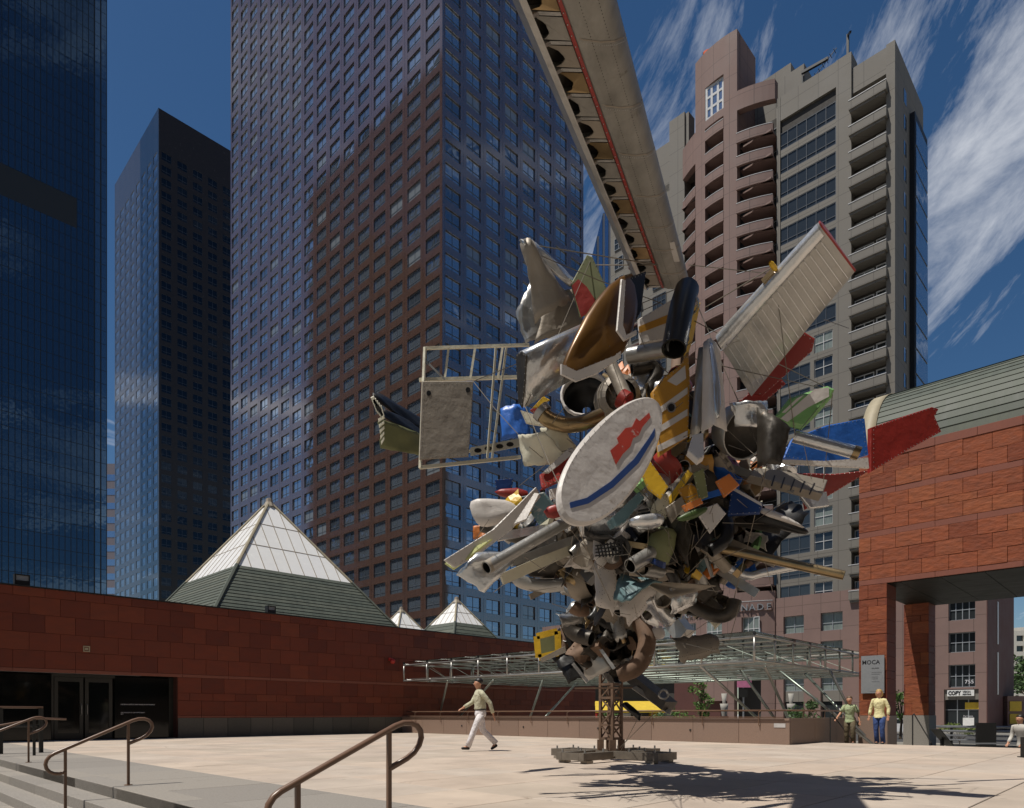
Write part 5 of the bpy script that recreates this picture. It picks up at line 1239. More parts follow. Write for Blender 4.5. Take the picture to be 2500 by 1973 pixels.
lens('silver_cylinder', [(1325,1094,8.8),(1395,1084,8.8),(1408,1100,8.8),(1390,1118,8.8),(1332,1116,8.8)], .28, ALUB)
slab('dented_cone', [(1405,1075,8.9),(1440,1050,8.9),(1448,1070,8.9),(1420,1105,8.9)], .08, TANM)
MB().lathe([(.05,-.2),(.13,-.16),(.15,0),(.13,.16),(.08,.2),(.0,.2)], D(1396,1155,9.2), (.2,-.3,.9), 14).build('yellow_drum', OLV, sc, True)
# lower: curved grey sheets, grilles and boxes
bent('peeling_sheet', (1296,1268,9.2),(1316,1215,9.3),(1400,1230,9.2),(1330,1270,9.0), .07, .02, TEAL); bent('peeling_sheet', (1330,1220,9.2),(1400,1228,9.2),(1510,1240,9.4),(1420,1262,9.2), -.05, .02, TANM, twist=.1)
MB().lathe([(.25,-.13),(.26,.13),(.245,.13),(.235,-.13)], D(1232,1225,10.2), (.8,-.5,.1), 20).build('ring_cowl', TANM, sc, True); MB().lathe([(0,.02),(.24,.0)], D(1232,1225,10.2), (.8,-.5,.1), 20).build('cowl_back', SOOT, sc)
bent('grey_duct_panel', (1210,1402,11.6),(1250,1345,11.5),(1296,1412,11.4),(1242,1440,11.6), .06, .03, ALU)
MB().bar(D(1210,1402,11.45), D(1242,1442,11.45), .05, .05).build('duct_flange', ALUB, sc); MB().bar(D(1250,1345,11.35), D(1298,1413,11.3), .05, .05).build('duct_flange', ALUB, sc)
for a, b in (((1134,1345,11.6),(1178,1334,11.6)),((1138,1390,11.6),(1180,1380,11.6)),((1134,1345,11.6),(1138,1390,11.6)),((1178,1334,11.6),(1180,1380,11.6))): MB().bar(D(*a), D(*b), .035, .1).build('box_frame', YELP, sc)
slab('box_back', [(1136,1346,11.8),(1178,1336,11.8),(1180,1380,11.8),(1140,1390,11.8)], .02, OLV)
slab('tan_scrap', [(1140,1392,11.5),(1195,1365,11.5),(1198,1378,11.5),(1145,1400,11.5)], .04, TANM)
MB().bar(D(1335,1428,12.2), D(1415,1492,11.8), .32, .16).build('dark_spar', GRIME, sc); MB().lathe([(.09,0),(.09,.06),(.06,.06),(.05,.0)], D(1402,1468,11.7), (-.1,-1,.1), 14).build('spar_ring', ALU, sc, True)
slab('pale_spar', [(1335,1455,12.0),(1345,1450,12.0),(1420,1502,11.8),(1416,1512,11.8)], .05, ALU)
bent('dark_blade', (1312,1490,12.2),(1326,1484,12.2),(1357,1510,12.1),(1352,1524,12.1), .04, .02, SOOT)
lens('pale_scoop', [(1362,1335,11.2),(1395,1318,11.2),(1408,1340,11.2),(1400,1352,11.2),(1370,1350,11.2)], .15, WHT)
MB().bar(D(1405,1290,11), D(1450,1345,10.8), .2, .24).build('box_duct', ALU, sc)
MB().bar(D(1400,1238,10.4), D(1455,1290,10.2), .14, .12).build('olive_duct', OLV, sc)
for k in range(7): MB().bar(D(1332+k*7,1275-k*1.2,10.4), D(1336+k*7,1300-k*1.5,10.4), .012, .012).build('grille_bar', OLV, sc)
for k in range(3): MB().bar(D(1330,1276+k*11,10.4), D(1380,1268+k*11,10.4), .012, .012).build('grille_bar', OLV, sc)
for k in range(8): MB().bar(D(1262+k*7,1152-k*1.5,9.0), D(1268+k*7,1178-k*.5,9.0), .014, .014).build('grille_bar', SOOT, sc)
for k in range(4): MB().bar(D(1258,1154+k*7,9.0), D(1318,1146+k*8,9.0), .012, .012).build('grille_bar', SOOT, sc)

# --- smaller pieces packed round the spine
rg = random.Random(77)
def rdir(): 
    v = Vector((rg.gauss(0,1), rg.gauss(0,1), rg.gauss(0,1))); return v.normalized()
PAL_D = [GRIME]*6 + [SOOT]*4 + [RUST]*3 + [BRASS]*3 + [ALU]*3 + [TANM]*2
PAL_C = [ALU]*4 + [ALUB]*3 + [WHT]*3 + [REDP]*2 + [YELP, OCH, BLU, NAV, GRN, OLV, TEAL, CRM, ORG] + [GRIME]*3 + [BRASS]*2 + [TANM]*3
def small(c, size, pal):
    k = rg.random(); m = rg.choice(pal); d = rdir(); e = d.orthogonal().normalized(); q = d.cross(e)
    if k < .15:
        L_ = size*rg.uniform(.5,1.1); MB().tube([c-d*L_/2, c+d*L_/2], size*rg.uniform(.08,.16), 14, 0, True, .88, 1).build('pipe', [m, SOOT], sc, True)
    elif k < .25:
        r_ = size*rg.uniform(.25,.4); pts = [c + e*r_*math.cos(a) + q*r_*math.sin(a) for a in [i*.2 for i in range(rg.randint(7,12))]]
        MB().tube(pts, size*rg.uniform(.09,.15), 14, 0, True, .86, 1).build('elbow_pipe', [m, SOOT], sc, True)
    elif k < .33:
        r_ = size*rg.uniform(.2,.32); o = MB().lathe([(r_*.7,-r_*.8),(r_*.95,-r_*.6),(r_*.95,-r_*.5),(r_,-r_*.48),(r_,r_*.3),(r_*1.04,r_*.32),(r_*1.04,r_*.4),(r_*.92,r_*.8),(r_*.84,r_*.8),(r_*.86,0),(r_*.2,-r_*.7)], c, d, 18).build('drum', m, sc)
    elif k < .60:                                  # crumpled, torn sheet with hard creases
        w, h, bow = size*rg.uniform(.6,1.1), size*rg.uniform(.4,.9), size*rg.uniform(.03,.22); nu, nv2 = 7, 5
        ph = [rg.uniform(0,6) for _ in range(4)]; rows = []
        for j in range(nv2+1):
            v = j/nv2-.5; row = []
            for i in range(nu+1):
                u = i/nu-.5; ju = rg.uniform(-.06,.06) if j in (0,nv2) else 0; jw = rg.uniform(-.05,.05) if i in (0,nu) else 0
                row.append(c + e*w*(u+jw)*(1-.4*v) + q*h*(v+ju) + d*(bow*math.cos(u*3+ph[0]*.3) + .06*size*math.sin(6*v+4*u+ph[1]) + .035*size*abs(math.sin(9*u+ph[2]))))
            rows.append(row + [p_ + d*.006 for p_ in reversed(row)])
        mb = MB(); mb.rings(rows)
        for r_ in (0, nv2):
            b = r_*(2*nu+2)
            for i in range(nu): q_ = (b+i, b+i+1, b+2*nu-i, b+2*nu+1-i); mb.f.append(q_ if r_ else tuple(reversed(q_))); mb.m.append(0)
        mb.build('torn_sheet', m, sc, rg.random() < .4)
    elif k < .84:                                  # jagged flat plate with a folded edge
        n = rg.randint(5,8); w, h = size*rg.uniform(.35,.65), size*rg.uniform(.2,.42); ring_ = []
        for i in range(n):
            a = 2*math.pi*(i+rg.uniform(-.25,.25))/n; ring_.append(c + e*w*math.cos(a)*rg.uniform(.75,1.1) + q*h*math.sin(a)*rg.uniform(.75,1.1))
        t_ = rg.choice((.008,.012,.03)); f0 = [p_ + d*t_ for p_ in ring_]; k2 = n
        mb = MB(); mb.add(ring_+f0, [tuple(reversed(range(k2))), tuple(range(k2,2*k2))]+[(i,(i+1)%k2,(i+1)%k2+k2,i+k2) for i in range(k2)])
        fl = (ring_[1]-ring_[0]); mb.add([ring_[0],ring_[1],ring_[1]+d*size*.12-q*.02,ring_[0]+d*size*.12-q*.02,ring_[0]+e*.004,ring_[1]+e*.004], [(0,1,2,3)])
        o = mb.build('scrap_plate', m, sc)
        rv = MB()
        for i in range(n):
            A, B = c+(ring_[i]-c)*.9, c+(ring_[(i+1)%n]-c)*.9
            for side, off in ((d, t_),):
                nr = int((B-A).length/.05)
                for j in range(nr): rv.lathe([(.006,0),(.0,.003)], A.lerp(B,(j+.5)/nr)+d*off, d, 4)
        if rv.v: ro = rv.build('rivets', ALU, o); ro['kind'] = 'stuff'
    elif k < .92:
        MB().obox(c, e*size*rg.uniform(.15,.4), q*size*rg.uniform(.08,.2), d*size*rg.uniform(.05,.15)).build('box_part', m, sc)
    else:
        L_ = size*rg.uniform(.9,1.6); MB().bar(c-d*L_/2, c+d*L_/2, .03, .06).build('strut_part', m, sc)
def pack(n, x, y, rx, ry, Y, rY, size, pal):
    for _ in range(n):
        while True:
            a, b, g = rg.uniform(-1,1), rg.uniform(-1,1), rg.uniform(-1,1)
            if a*a+b*b+g*g < 1: break
        small(D(x+a*rx, y+b*ry, Y+g*rY), size*SCL(Y)*rg.uniform(.7,1.25), pal)
pack(64, 1390, 880, 125, 120, 10.0, .7, .78, PAL_C + PAL_D)
pack(92, 1420, 1040, 180, 95, 9.9, .8, .74, PAL_C + PAL_D[:10])
pack(110, 1375, 1160, 205, 75, 9.9, .8, .66, PAL_D*2 + PAL_C)
pack(60, 1340, 1240, 150, 55, 10.6, .7, .58, PAL_D*2 + PAL_C[:8])
pack(85, 1285, 1335, 98, 88, 11.7, .5, .55, PAL_D)
pack(34, 1205, 1125, 95, 65, 9.9, .5, .6, PAL_C + PAL_D)
pack(40, 1535, 1150, 90, 85, 9.9, .5, .6, PAL_D + PAL_C)
pack(22, 1450, 1240, 90, 45, 10.2, .4, .55, PAL_D)
pack(14, 1290, 1410, 62, 36, 12.4, .4, .42, PAL_D)
pack(16, 1130, 1090, 80, 60, 10.0, .4, .45, PAL_C)
pack(30, 1590, 970, 100, 70, 10.0, .5, .5, PAL_C)
pack(9, 1490, 1270, 60, 45, 10.3, .3, .42, PAL_D)
# --- bigger torn panels and long spars through the body
def big_panel(x, y, Y, size, m):
    global rg
    p_ = D(x, y, Y); st = rg.getstate(); 
    w, h = size*rg.uniform(.8,1.2), size*rg.uniform(.35,.6); d = (Vector((rg.uniform(-.8,.8), -1, rg.uniform(-.5,.8)))).normalized(); e = d.orthogonal().normalized(); a = rg.uniform(0,3.14); e2 = e*math.cos(a)+d.cross(e)*math.sin(a); q = d.cross(e2)
    rows = []; nu, nv2 = 10, 5; ph = rg.uniform(0,6); bw = rg.uniform(.04,.16)*size
    for j in range(nv2+1):
        v = j/nv2-.5; row = []
        for i in range(nu+1):
            u = i/nu-.5; ju = rg.uniform(-.07,.07) if j in (0,nv2) else 0; jw = rg.uniform(-.05,.05) if i in (0,nu) else 0
            row.append(p_ + e2*w*(u+jw) + q*h*(v+ju)*(1-.35*u) + d*(bw*math.cos(2.6*v) + .03*size*math.sin(5*u+ph) + .015*size*math.sin(13*u+7*v)))
        rows.append(row + [z_ - d*.012 for z_ in reversed(row)])
    mb = MB(); mb.rings(rows)
    for r_ in (0, nv2):
        b = r_*(2*nu+2)
        for i in range(nu): f_ = (b+i, b+i+1, b+2*nu-i, b+2*nu+1-i); mb.f.append(f_ if r_ else tuple(reversed(f_))); mb.m.append(0)
    o = mb.build('torn_panel', m, sc, True); rv = MB()
    for j in (1, nv2-1):
        for i in range(nu*2):
            u = (i+.5)/(2*nu)*nu; i0 = int(u); f_ = u-i0; A, B = Vector(rows[j][i0]), Vector(rows[j][i0+1]); rv.lathe([(.006,0),(.0,.003)], A.lerp(B,f_), d, 4)
    for i in (2, 5, 8):
        for j in range(nv2): rv.lathe([(.006,0),(.0,.003)], Vector(rows[j][i]).lerp(Vector(rows[j+1][i]),.5), d, 4)
    ro = rv.build('rivets', GRIME, o); ro['kind'] = 'stuff'
bp = [WHT, WHT, WHT, ALUB, ALUB, CRM, ALU, ALU, TANM, TANM, WHT, GRIME, GRIME, ALUB, OLV, TEAL, REDP, BLU, CRM, SOOT, SOOT]
for _ in range(58):
    big_panel(rg.gauss(1385,95), rg.gauss(1075,95), rg.uniform(9.2,10.3), rg.uniform(.45,.8), rg.choice(bp))
for _ in range(16): big_panel(rg.gauss(1300,60), rg.gauss(1300,55), rg.uniform(11.0,11.8), rg.uniform(.4,.6), rg.choice([GRIME, SOOT, ALU, TANM, RUST]))
for x0, y0, x1, y1, Y0, Y1, m in ((1240,1130,1080,1190,9.6,9.2,ALU),(1230,1150,1060,1225,9.6,9.2,CRM),(1260,1100,1050,1135,9.8,9.6,ALUB),(1500,1130,1640,1190,9.6,9.4,TANM),(1480,1180,1600,1255,9.8,9.6,ALU),
                                  (1250,1200,1120,1262,10.2,10.0,TANM),(1440,1220,1530,1300,10.2,10.0,GRIME),(1500,1090,1650,1120,9.5,9.3,GRIME),(1530,985,1680,1035,9.6,9.4,ALU),(1250,1060,1010,1085,9.9,9.8,TANM)):
    p_, q_ = D(x0,y0,Y0), D(x1,y1,Y1); MB().bar(p_, q_, rg.uniform(.03,.05), rg.uniform(.06,.12)).build('long_spar', m, sc)
# --- tension wires
anch = [(1130,535,9.3),(1250,545,9.5),(1395,640,9.4),(1455,600,9.7),(1700,540,8.7),(1640,600,8.9),(1520,720,9.1),(1590,838,9.3),(1740,1020,9.4),(1830,885,9.6),(1760,825,9.2),(1700,1075,9.9),(1620,985,9.0),(1500,1125,8.9),
        (1385,850,8.4),(1215,1100,8.2),(1110,860,9.0),(1220,690,9.2),(895,735,9.3),(895,985,9.2),(1000,806,9.3),(1095,918,9.2),(1000,1060,9.6),(960,1200,9.1),(1030,1198,8.9),(1140,1240,10.0),(1290,1270,9.2),(1450,1345,10.8),(1550,1270,9.5),(1780,1214,9.0),(1350,728,9.3),(1180,792,8.7),(1460,920,8.8),(1680,920,9.2)]
for i in range(64):
    a, b = rg.sample(anch, 2)
    if math.hypot(a[0]-b[0], a[1]-b[1]) > 430: continue
    p, q = D(*a), D(*b); mid = (p+q)/2 - Vector((0,0,.02))
    MB().tube([p, mid, q], .0045, 4).build('wire', WIRE, sc)
for a, b in (((1140,520,9.3),(1390,560,9.3)),((1250,560,9.5),(1380,560,9.4)),((1455,560,9.6),(1640,580,8.9)),((1490,650,9.4),(1640,560,8.9)),((1380,1510,12.1),(1310,1580,13)),((1310,1590,13.1),(1350,1515,12.1))):
    MB().tube([D(*a), D(*b)], .006, 4).build('wire', WIRE, sc)
for k in range(110):                             # loose tie wires through the body
    x, y = rg.gauss(1380,150), rg.gauss(1060,140); an = rg.uniform(0, 3.14); l = rg.uniform(30,90)
    MB().tube([D(x,y,8.75), D(x+l*math.cos(an), y+l*math.sin(an), 9.3)], .0035, 4).build('wire', WIRE, sc)
# ------------------------------------------------------------------ people
SKIN = mat('skin', (0.50, 0.25, 0.15), 0.5, var=0.06, scale=8); EYE = mat('eye_dark', (0.02,0.015,0.012), 0.3); LIP = mat('lips', (0.36,0.11,0.09), .5)
def skin_obj(name, J, E, m, parent, base, rootj, sub=2):
    names = list(J); idx = {n: i for i, n in enumerate(names)}
    me = bpy.data.meshes.new(name); me.from_pydata([Vector(J[n][:3]) for n in names], [(idx[a], idx[b]) for a, b in E], [])
    me.materials.append(m); o = bpy.data.objects.new(name, me); COL.objects.link(o); o.parent = parent; o.location = (0,0,0)
    sk = o.modifiers.new('skin', 'SKIN'); sk.use_smooth_shade = True; sk.branch_smoothing = .6
    if not me.skin_vertices: me.attributes.new('skin_vertices', 'FLOAT', 'POINT')
    for n in names:
        v = me.skin_vertices[0].data[idx[n]]; r = J[n][3]; v.radius = r if isinstance(r, tuple) else (r, r); v.use_root = (n == rootj)
    sb = o.modifiers.new('sub', 'SUBSURF'); sb.levels = sub; sb.render_levels = sub
    return o
def ell(name, c, r, m, parent, n=12, rot=None, half=False):
    mb = MB(); rows = []
    for i in range(n//2+1):
        t = math.pi*i/(n//2); rows.append([(c[0]+r[0]*math.sin(t)*math.cos(2*math.pi*k/n), c[1]+r[1]*math.sin(t)*math.sin(2*math.pi*k/n), c[2]+r[2]*math.cos(t)) for k in range(n)])
    mb.rings(rows); me = mb.mesh(name, m, True); o = bpy.data.objects.new(name, me); COL.objects.link(o); o.parent = parent; return o
def person(label, loc, heading, h, pose, top, bot, shoe, hair, fem=False, long_sleeve=True, hairlen=0, extra=None, tuck=False):
    """local frame: +x forward, +y left, z up; pose gives joints for a 1.75 m figure"""
    t = bpy.data.objects.new('person', None); COL.objects.link(t); t.location = loc; t.rotation_euler = (0,0,heading); k = h/1.75; t.scale = (k,k,k)
    t['_b'] = (0,0,0); tag(t, label, 'person')
    p = pose; J = {}; E = []
    J['pelvis'] = (0,0,.95,(.13,.10)); J['waist'] = (p['lean']*.3,0,1.10,(.12,.09)); J['chest'] = (p['lean']*.7,0,1.32,(.14,.10)); J['neckb'] = (p['lean'],0,1.46,(.065,.065)); J['neck'] = (p['lean']+.015,0,1.525,(.062,.062))
    hx = p['lean']+.03 + p.get('hx',0); J['chin'] = (hx+.01,0,1.575,(.078,.078)); J['face'] = (hx+.005,0,1.635,(.104,.104)); J['crown'] = (hx-.01,0,1.70,(.09,.09))
    E += [('pelvis','waist'),('waist','chest'),('chest','neckb'),('neckb','neck'),('neck','chin'),('chin','face'),('face','crown')]
    sw_ = .165 if fem else .19
    for s, sg in (('l',1),('r',-1)):
        el, ha = p[s+'elbow'], p[s+'hand']
        J[s+'sh'] = (p['lean']*.9, sg*sw_, 1.42, .058); J[s+'el'] = (*el, .042); J[s+'wr'] = (*ha, .028)
        d = (Vector(ha)-Vector(el)).normalized(); side = d.cross(Vector((0,0,1)));
        if side.length < .1: side = Vector((1,0,0))
        side.normalize(); pm2 = Vector(ha)+d*.07; J[s+'palm'] = (*pm2, (.034,.018))
        E += [('chest',s+'sh'),(s+'sh',s+'el'),(s+'el',s+'wr'),(s+'wr',s+'palm')]
        for fi, (off, ln) in enumerate(((-.027,.062),(-.009,.075),(.009,.07),(.026,.055))):
            a = pm2+d*.03+side*off; b = a+d*ln*.5; c = a+d*ln*.9-Vector((0,0,.018))
            J[f'{s}f{fi}a'] = (*a,.0105); J[f'{s}f{fi}b'] = (*b,.0095); J[f'{s}f{fi}c'] = (*c,.008); E += [(s+'palm',f'{s}f{fi}a'),(f'{s}f{fi}a',f'{s}f{fi}b'),(f'{s}f{fi}b',f'{s}f{fi}c')]
        a = Vector(ha)+d*.03-side*.04; b = a+d*.04-side*.012; J[s+'ta'] = (*a,.012); J[s+'tb'] = (*b,.010); E += [(s+'palm',s+'ta'),(s+'ta',s+'tb')]
        kn, an, to = p[s+'knee'], p[s+'ankle'], p[s+'toe']
        J[s+'hip'] = (0, sg*.09, .90, .085); J[s+'kn'] = (*kn,.06); J[s+'an'] = (*an,.04); J[s+'to'] = (*to,.033)
        E += [('pelvis',s+'hip'),(s+'hip',s+'kn'),(s+'kn',s+'an'),(s+'an',s+'to')]
    for n_, r_ in (('pelvis',.085),('waist',.08),('chest',.085)): J[n_] = (*J[n_][:3], (r_, r_))
    body = skin_obj('body', J, E, SKIN, t, None, 'pelvis')
    fw = .88 if fem else 1.0; ln = p['lean']
    def ring(cx, z, rx, ry, n=18): return [(cx + rx*math.cos(2*math.pi*k_/n), ry*math.sin(2*math.pi*k_/n), z) for k_ in range(n)]
    def wrinkle(v, a): return v
    sh = MB(); rows = []
    prof = ((.855,.150,.192),(.90,.152,.192),(.93,.146,.186),(1.0,.128,.165),(1.08,.122,.158),(1.18,.128,.170),(1.28,.138,.188),(1.37,.132,.192),(1.425,.108,.165),(1.46,.082,.115),(1.49,.066,.070),(1.50,.060,.062)) if (fem or not tuck) else \
           ((1.0,.132,.168),(1.03,.142,.178),(1.08,.138,.172),(1.18,.135,.176),(1.28,.142,.192),(1.37,.134,.196),(1.425,.110,.170),(1.46,.084,.118),(1.49,.068,.072),(1.505,.064,.066))
    for q_, (z_, rx, ry) in enumerate(prof):
        f_ = max(0, min(1, (z_-.95)/.5)); rows.append(ring(ln*f_ + .006*math.sin(q_*2.1), z_, rx*fw*(1.02 if not fem or z_ < 1.2 or z_ > 1.36 else 1.16), ry*fw))
    sh.rings(rows)
    for s_ in 'lr':
        a_, e_, w_ = [Vector(J[s_+x_][:3]) for x_ in ('sh','el','wr')]; inn_ = a_ + Vector((0, -.06 if s_ == 'l' else .06, .0))
        if long_sleeve: sh.tube([inn_, a_, a_.lerp(e_,.5), e_, e_.lerp(w_,.5), e_.lerp(w_,.93)], [.06,.066*fw,.060,.054,.049,.042], 12)
        else: sh.tube([inn_, a_, a_.lerp(e_,.45), a_.lerp(e_,.8)], [.06,.066*fw,.066,.07], 12)
    o_ = put('shirt', sh.mesh('shirt', top, True), None, (0,0,0)); o_.parent = t
    tr = MB(); tr.rings([ring(0, z_, rx*fw*(.94 if fem else 1), ry*fw*(.97 if fem else 1)) for z_, rx, ry in ((1.01,.122,.160),(.96,.132,.170),(.90,.140,.182),(.84,.125,.175),(.80,.06,.12))], caps=True)
    for s_, sg in (('l',1),('r',-1)):
        k2, a2 = Vector(J[s_+'kn'][:3]), Vector(J[s_+'an'][:3]); h2 = Vector((0, sg*.088, .88))
        tr.tube([h2, h2.lerp(k2,.5), k2, k2.lerp(a2,.5), k2.lerp(a2,1.02)], [.100,.090,.074,.070,.072], 12)
    o_ = put('trousers', tr.mesh('trousers', bot, True), None, (0,0,0)); o_.parent = t
    if tuck:
        bl_ = MB().rings([ring(0,.99,.13,.166), ring(0,.99,.14,.176), ring(0,1.025,.14,.176), ring(0,1.025,.13,.166)]); o_ = put('belt', bl_.mesh('belt', BLACK, True), None, (0,0,0)); o_.parent = t
    for s in 'lr':
        a, b = Vector(J[s+'an'][:3]), Vector(J[s+'to'][:3]); hl = a + Vector((-.045,0,-.045)); d = (b-hl)
        skin_obj('shoe', {'h': (*hl,.042), 'm': (*(hl+d*.5+Vector((0,0,.008))),.046), 't': (*(b+d.normalized()*.03),.034)}, [('h','m'),('m','t')], shoe, t, None, 'h')
    hair_o = ell('hair', (hx-.028,0,1.685), (.104,.098,.092), hair, t)
    if hairlen:
        ell('hair', (hx-.05,0,1.62), (.085,.122,.13), hair, t)
    for s in (1,-1):
        ell('eye', (hx+.078, s*.031, 1.645), (.012,.014,.009), EYE, t, 8); ell('ear', (hx-.005, s*.078, 1.63), (.022,.012,.032), SKIN, t, 8)
    ell('nose', (hx+.092,0,1.618), (.022,.015,.026), SKIN, t, 8); ell('mouth', (hx+.078,0,1.583), (.012,.026,.008), LIP, t, 8)
    if extra: extra(t, J)
    return t
SAGE = mat('pale_sage_shirt', (0.50, 0.48, 0.34), .85, var=.08, scale=20, bump=.9, bscale=11); WTR = mat('white_trousers', (0.70,0.66,0.66), .85, var=.05, bump=.9, bscale=9)
HBLK = mat('dark_hair', (0.015,0.012,0.01), .45); HBLD = mat('blond_hair', (0.45,0.28,0.10), .5, var=.25, scale=30); HBRN = mat('brown_hair', (0.11,0.065,0.035), .5, var=.2, scale=30)
GTEE = mat('light_green_tshirt', (0.36,0.42,0.24), .85, bump=.9, bscale=11); OLT = mat('olive_brown_trousers', (0.10,0.075,0.04), .85, bump=.9, bscale=9); LYEL = mat('pale_yellow_cardigan', (0.72,0.66,0.36), .85, bump=.8, bscale=11)
JEAN = mat('blue_jeans', (0.03,0.06,0.18), .8, var=.15, scale=10, bump=.8, bscale=10); GRYS = mat('pale_grey_shirt', (0.5,0.47,0.42), .85)
walk = dict(lean=.03, lelbow=(-.18,.25,1.16), lhand=(-.26,.24,.90), relbow=(.16,-.23,1.18), rhand=(.38,-.16,1.06), lknee=(.17,.09,.52), lankle=(.32,.09,.12), ltoe=(.46,.09,.075), rknee=(-.08,-.09,.50), rankle=(-.40,-.09,.19), rtoe=(-.30,-.09,.05))
mp_ = P(1173, 1833, 16.4)
person('man in pale shirt and white trousers walking across the plaza', (mp_.x, 16.4, 0), R(180+14), 1.75, walk, SAGE, WTR, BLACK, HBLK, tuck=True)
def bag(t, J):
    a, b = Vector(J['lsh'][:3]) + Vector((.06,0,.08)), Vector((-.05,.26,.95)); MB().tube([a, (a+b)/2+Vector((.1,.06,0)), b], .012, 6).build('bag_strap', BLACK, t); ell('bag', (-.05,.27,.85), (.11,.05,.13), BLACK, t)
climb = dict(lean=.06, hx=.02, lelbow=(-.02,.27,1.16), lhand=(.05,.30,.93), relbow=(.10,-.28,1.18), rhand=(.30,-.36,1.02), lknee=(.22,.12,.58), lankle=(.12,.12,.20), ltoe=(.26,.12,.15), rknee=(.04,-.10,.50), rankle=(-.06,-.10,.08), rtoe=(.08,-.10,.035))
w1 = G(22.95, 7.35, -.17)
person('woman in light green t-shirt and olive trousers climbing the street stairs', w1, R(236), 1.62, climb, GTEE, OLT, BLACK, HBRN, True, False, 0, bag)
stand = dict(lean=.03, lelbow=(-.03,.26,1.16), lhand=(.06,.27,.93), relbow=(-.03,-.26,1.16), rhand=(.06,-.28,.93), lknee=(.07,.10,.50), lankle=(-.02,.10,.08), ltoe=(.12,.10,.035), rknee=(.03,-.09,.50), rankle=(-.06,-.09,.08), rtoe=(.08,-.09,.035))
w2 = G(22.45, 6.35, -.0)
w2o = person('blond woman in pale yellow cardigan and blue jeans at the stair top', Vector((w2.x, w2.y, -.03)), R(225), 1.66, stand, LYEL, JEAN, BLACK, HBLD, True, True, 1)
lean_p = dict(lean=.16, lelbow=(.20,.27,1.16), lhand=(.36,.20,.98), relbow=(.12,-.27,1.13), rhand=(.34,-.22,.96), lknee=(.10,.10,.50), lankle=(0,.10,.08), ltoe=(.14,.10,.035), rknee=(.06,-.09,.50), rankle=(-.06,-.09,.08), rtoe=(.08,-.09,.035))
m2 = P(2486, 1800, 19.2)
person('man in pale grey shirt at the right edge, coming up the stairs', Vector((m2.x+.25, 19.3, -.88)), R(200), 1.75, lean_p, GRYS, OLT, BLACK, HBLK)

# ------------------------------------------------------------------ street side things on the right
def gp3(px, py, Y): q_ = P(px, py, Y); return q_
rl = thing('street_barrier', 'grey horizontal pipe railing along the street behind the gatehouse', 'railing', (36, 0, -.9))
GALV = mat('galvanised_rail', (0.30, 0.31, 0.33), .4, .6)
for z in (.32, .12, -.08, -.28): MB().tube([(36, -6, z), (36, 8.5, z)], .055 if z > 0 else .04, 8).build('rail', GALV, rl, True)
for b in (-4, -1.2, 1.6, 4.4, 7.2): MB().box(36.02, 36.1, b-.05, b+.05, -.9, .36).build('post', BLACK, rl)
single(MB().box(34.6, 34.9, -8, 8.5, -.9, -.42), 'kerb_wall', CONC, 'low pale concrete wall in front of the street railing', 'wall')
bq = P(2407, 1822, 20.5)
bxp = thing('display_board', 'black square display board standing at the plaza edge', 'board', (bq.x, bq.y, -.9), None, False)
MB().box(bq.x-.29, bq.x+.29, bq.y-.04, bq.y+.04, .03, .63).build('panel', BLACK, bxp); MB().box(bq.x-.26, bq.x+.26, bq.y-.08, bq.y+.08, -.9, -.02).build('base', BLACK, bxp)
lq = P(2300, 1810, 21.5)
lec = thing('reading_stand', 'dark slanted reading stand beside the second pillar', 'stand', (lq.x, lq.y, -.9), None, False)
MB().obox((lq.x, lq.y, .16), Vector((.21,0,-.26)), Vector((0,.25,0)), Vector((.01,0,.008))).build('tray', BLACK, lec); MB().box(lq.x-.04, lq.x+.04, lq.y-.04, lq.y+.04, -.9, .12).build('post', BLACK, lec)
rgf = random.Random(21)
LEAF = [mat('bright_leaf', (0.085,0.16,0.03), .6, var=.3, scale=6), mat('mid_leaf', (0.05,0.10,0.025), .6, var=.3, scale=6), mat('yellow_green_leaf', (0.14,0.19,0.035), .6, var=.3, scale=6)]
BARK = mat('bark', (0.10,0.075,0.05), .9, var=.2)
def leaves(mb, c, r, n, size, mi=0):
    for _ in range(n):
        while True:
            v = Vector((rgf.uniform(-1,1), rgf.uniform(-1,1), rgf.uniform(-1,1)))
            if v.length < 1: break
        v = v * (.55 + .45*rgf.random()); p = Vector(c) + Vector((v.x*r[0], v.y*r[1], v.z*r[2])); s = size*rgf.uniform(.6,1.3)
        d = Vector((rgf.gauss(0,1), rgf.gauss(0,1), rgf.gauss(0,.6))).normalized(); e = d.cross(Vector((rgf.gauss(0,1), rgf.gauss(0,1), rgf.gauss(0,1)))).normalized()
        mb.add([p-d*s, p+e*s*.45, p+d*s, p-e*s*.45], [(0,1,2,3)], mi)
def tree(label, base, h, blobs, size, n, lm, name='young_tree', group=None):
    t = thing(name, label, 'tree' if 'tree' in name else 'shrub', base, group, False); base = Vector(base)
    tr = MB(); tr.tube([base, base+Vector((.03*h,0,h*.45)), base+Vector((0,0,h*.85))], [.03*h, .02*h, .008*h], 6)
    for (dx_, dy_, dz_, r) in blobs: tr.tube([base+Vector((.01*h,0,h*.4)), base+Vector((dx_,dy_,dz_))], [.013*h,.004*h], 5)
    tr.build('trunk', BARK, t); cr_ = MB()
    for (dx_, dy_, dz_, r) in blobs: leaves(cr_, base+Vector((dx_,dy_,dz_)), (r,r,r*.85), n, size)
    cr_.build('crown', lm, t)
    return t
q = P(1712, 1760, 37)
tree('slender young tree with bright leaves behind the canopy struts', (q.x, 37, -.9), 3.2, [(rgf.uniform(-.55,.5), rgf.uniform(-.5,.5), 1.5+i*.17, rgf.uniform(.2,.42)) for i in range(13)], .10, 46, LEAF[0])
q = P(1962, 1745, 37)
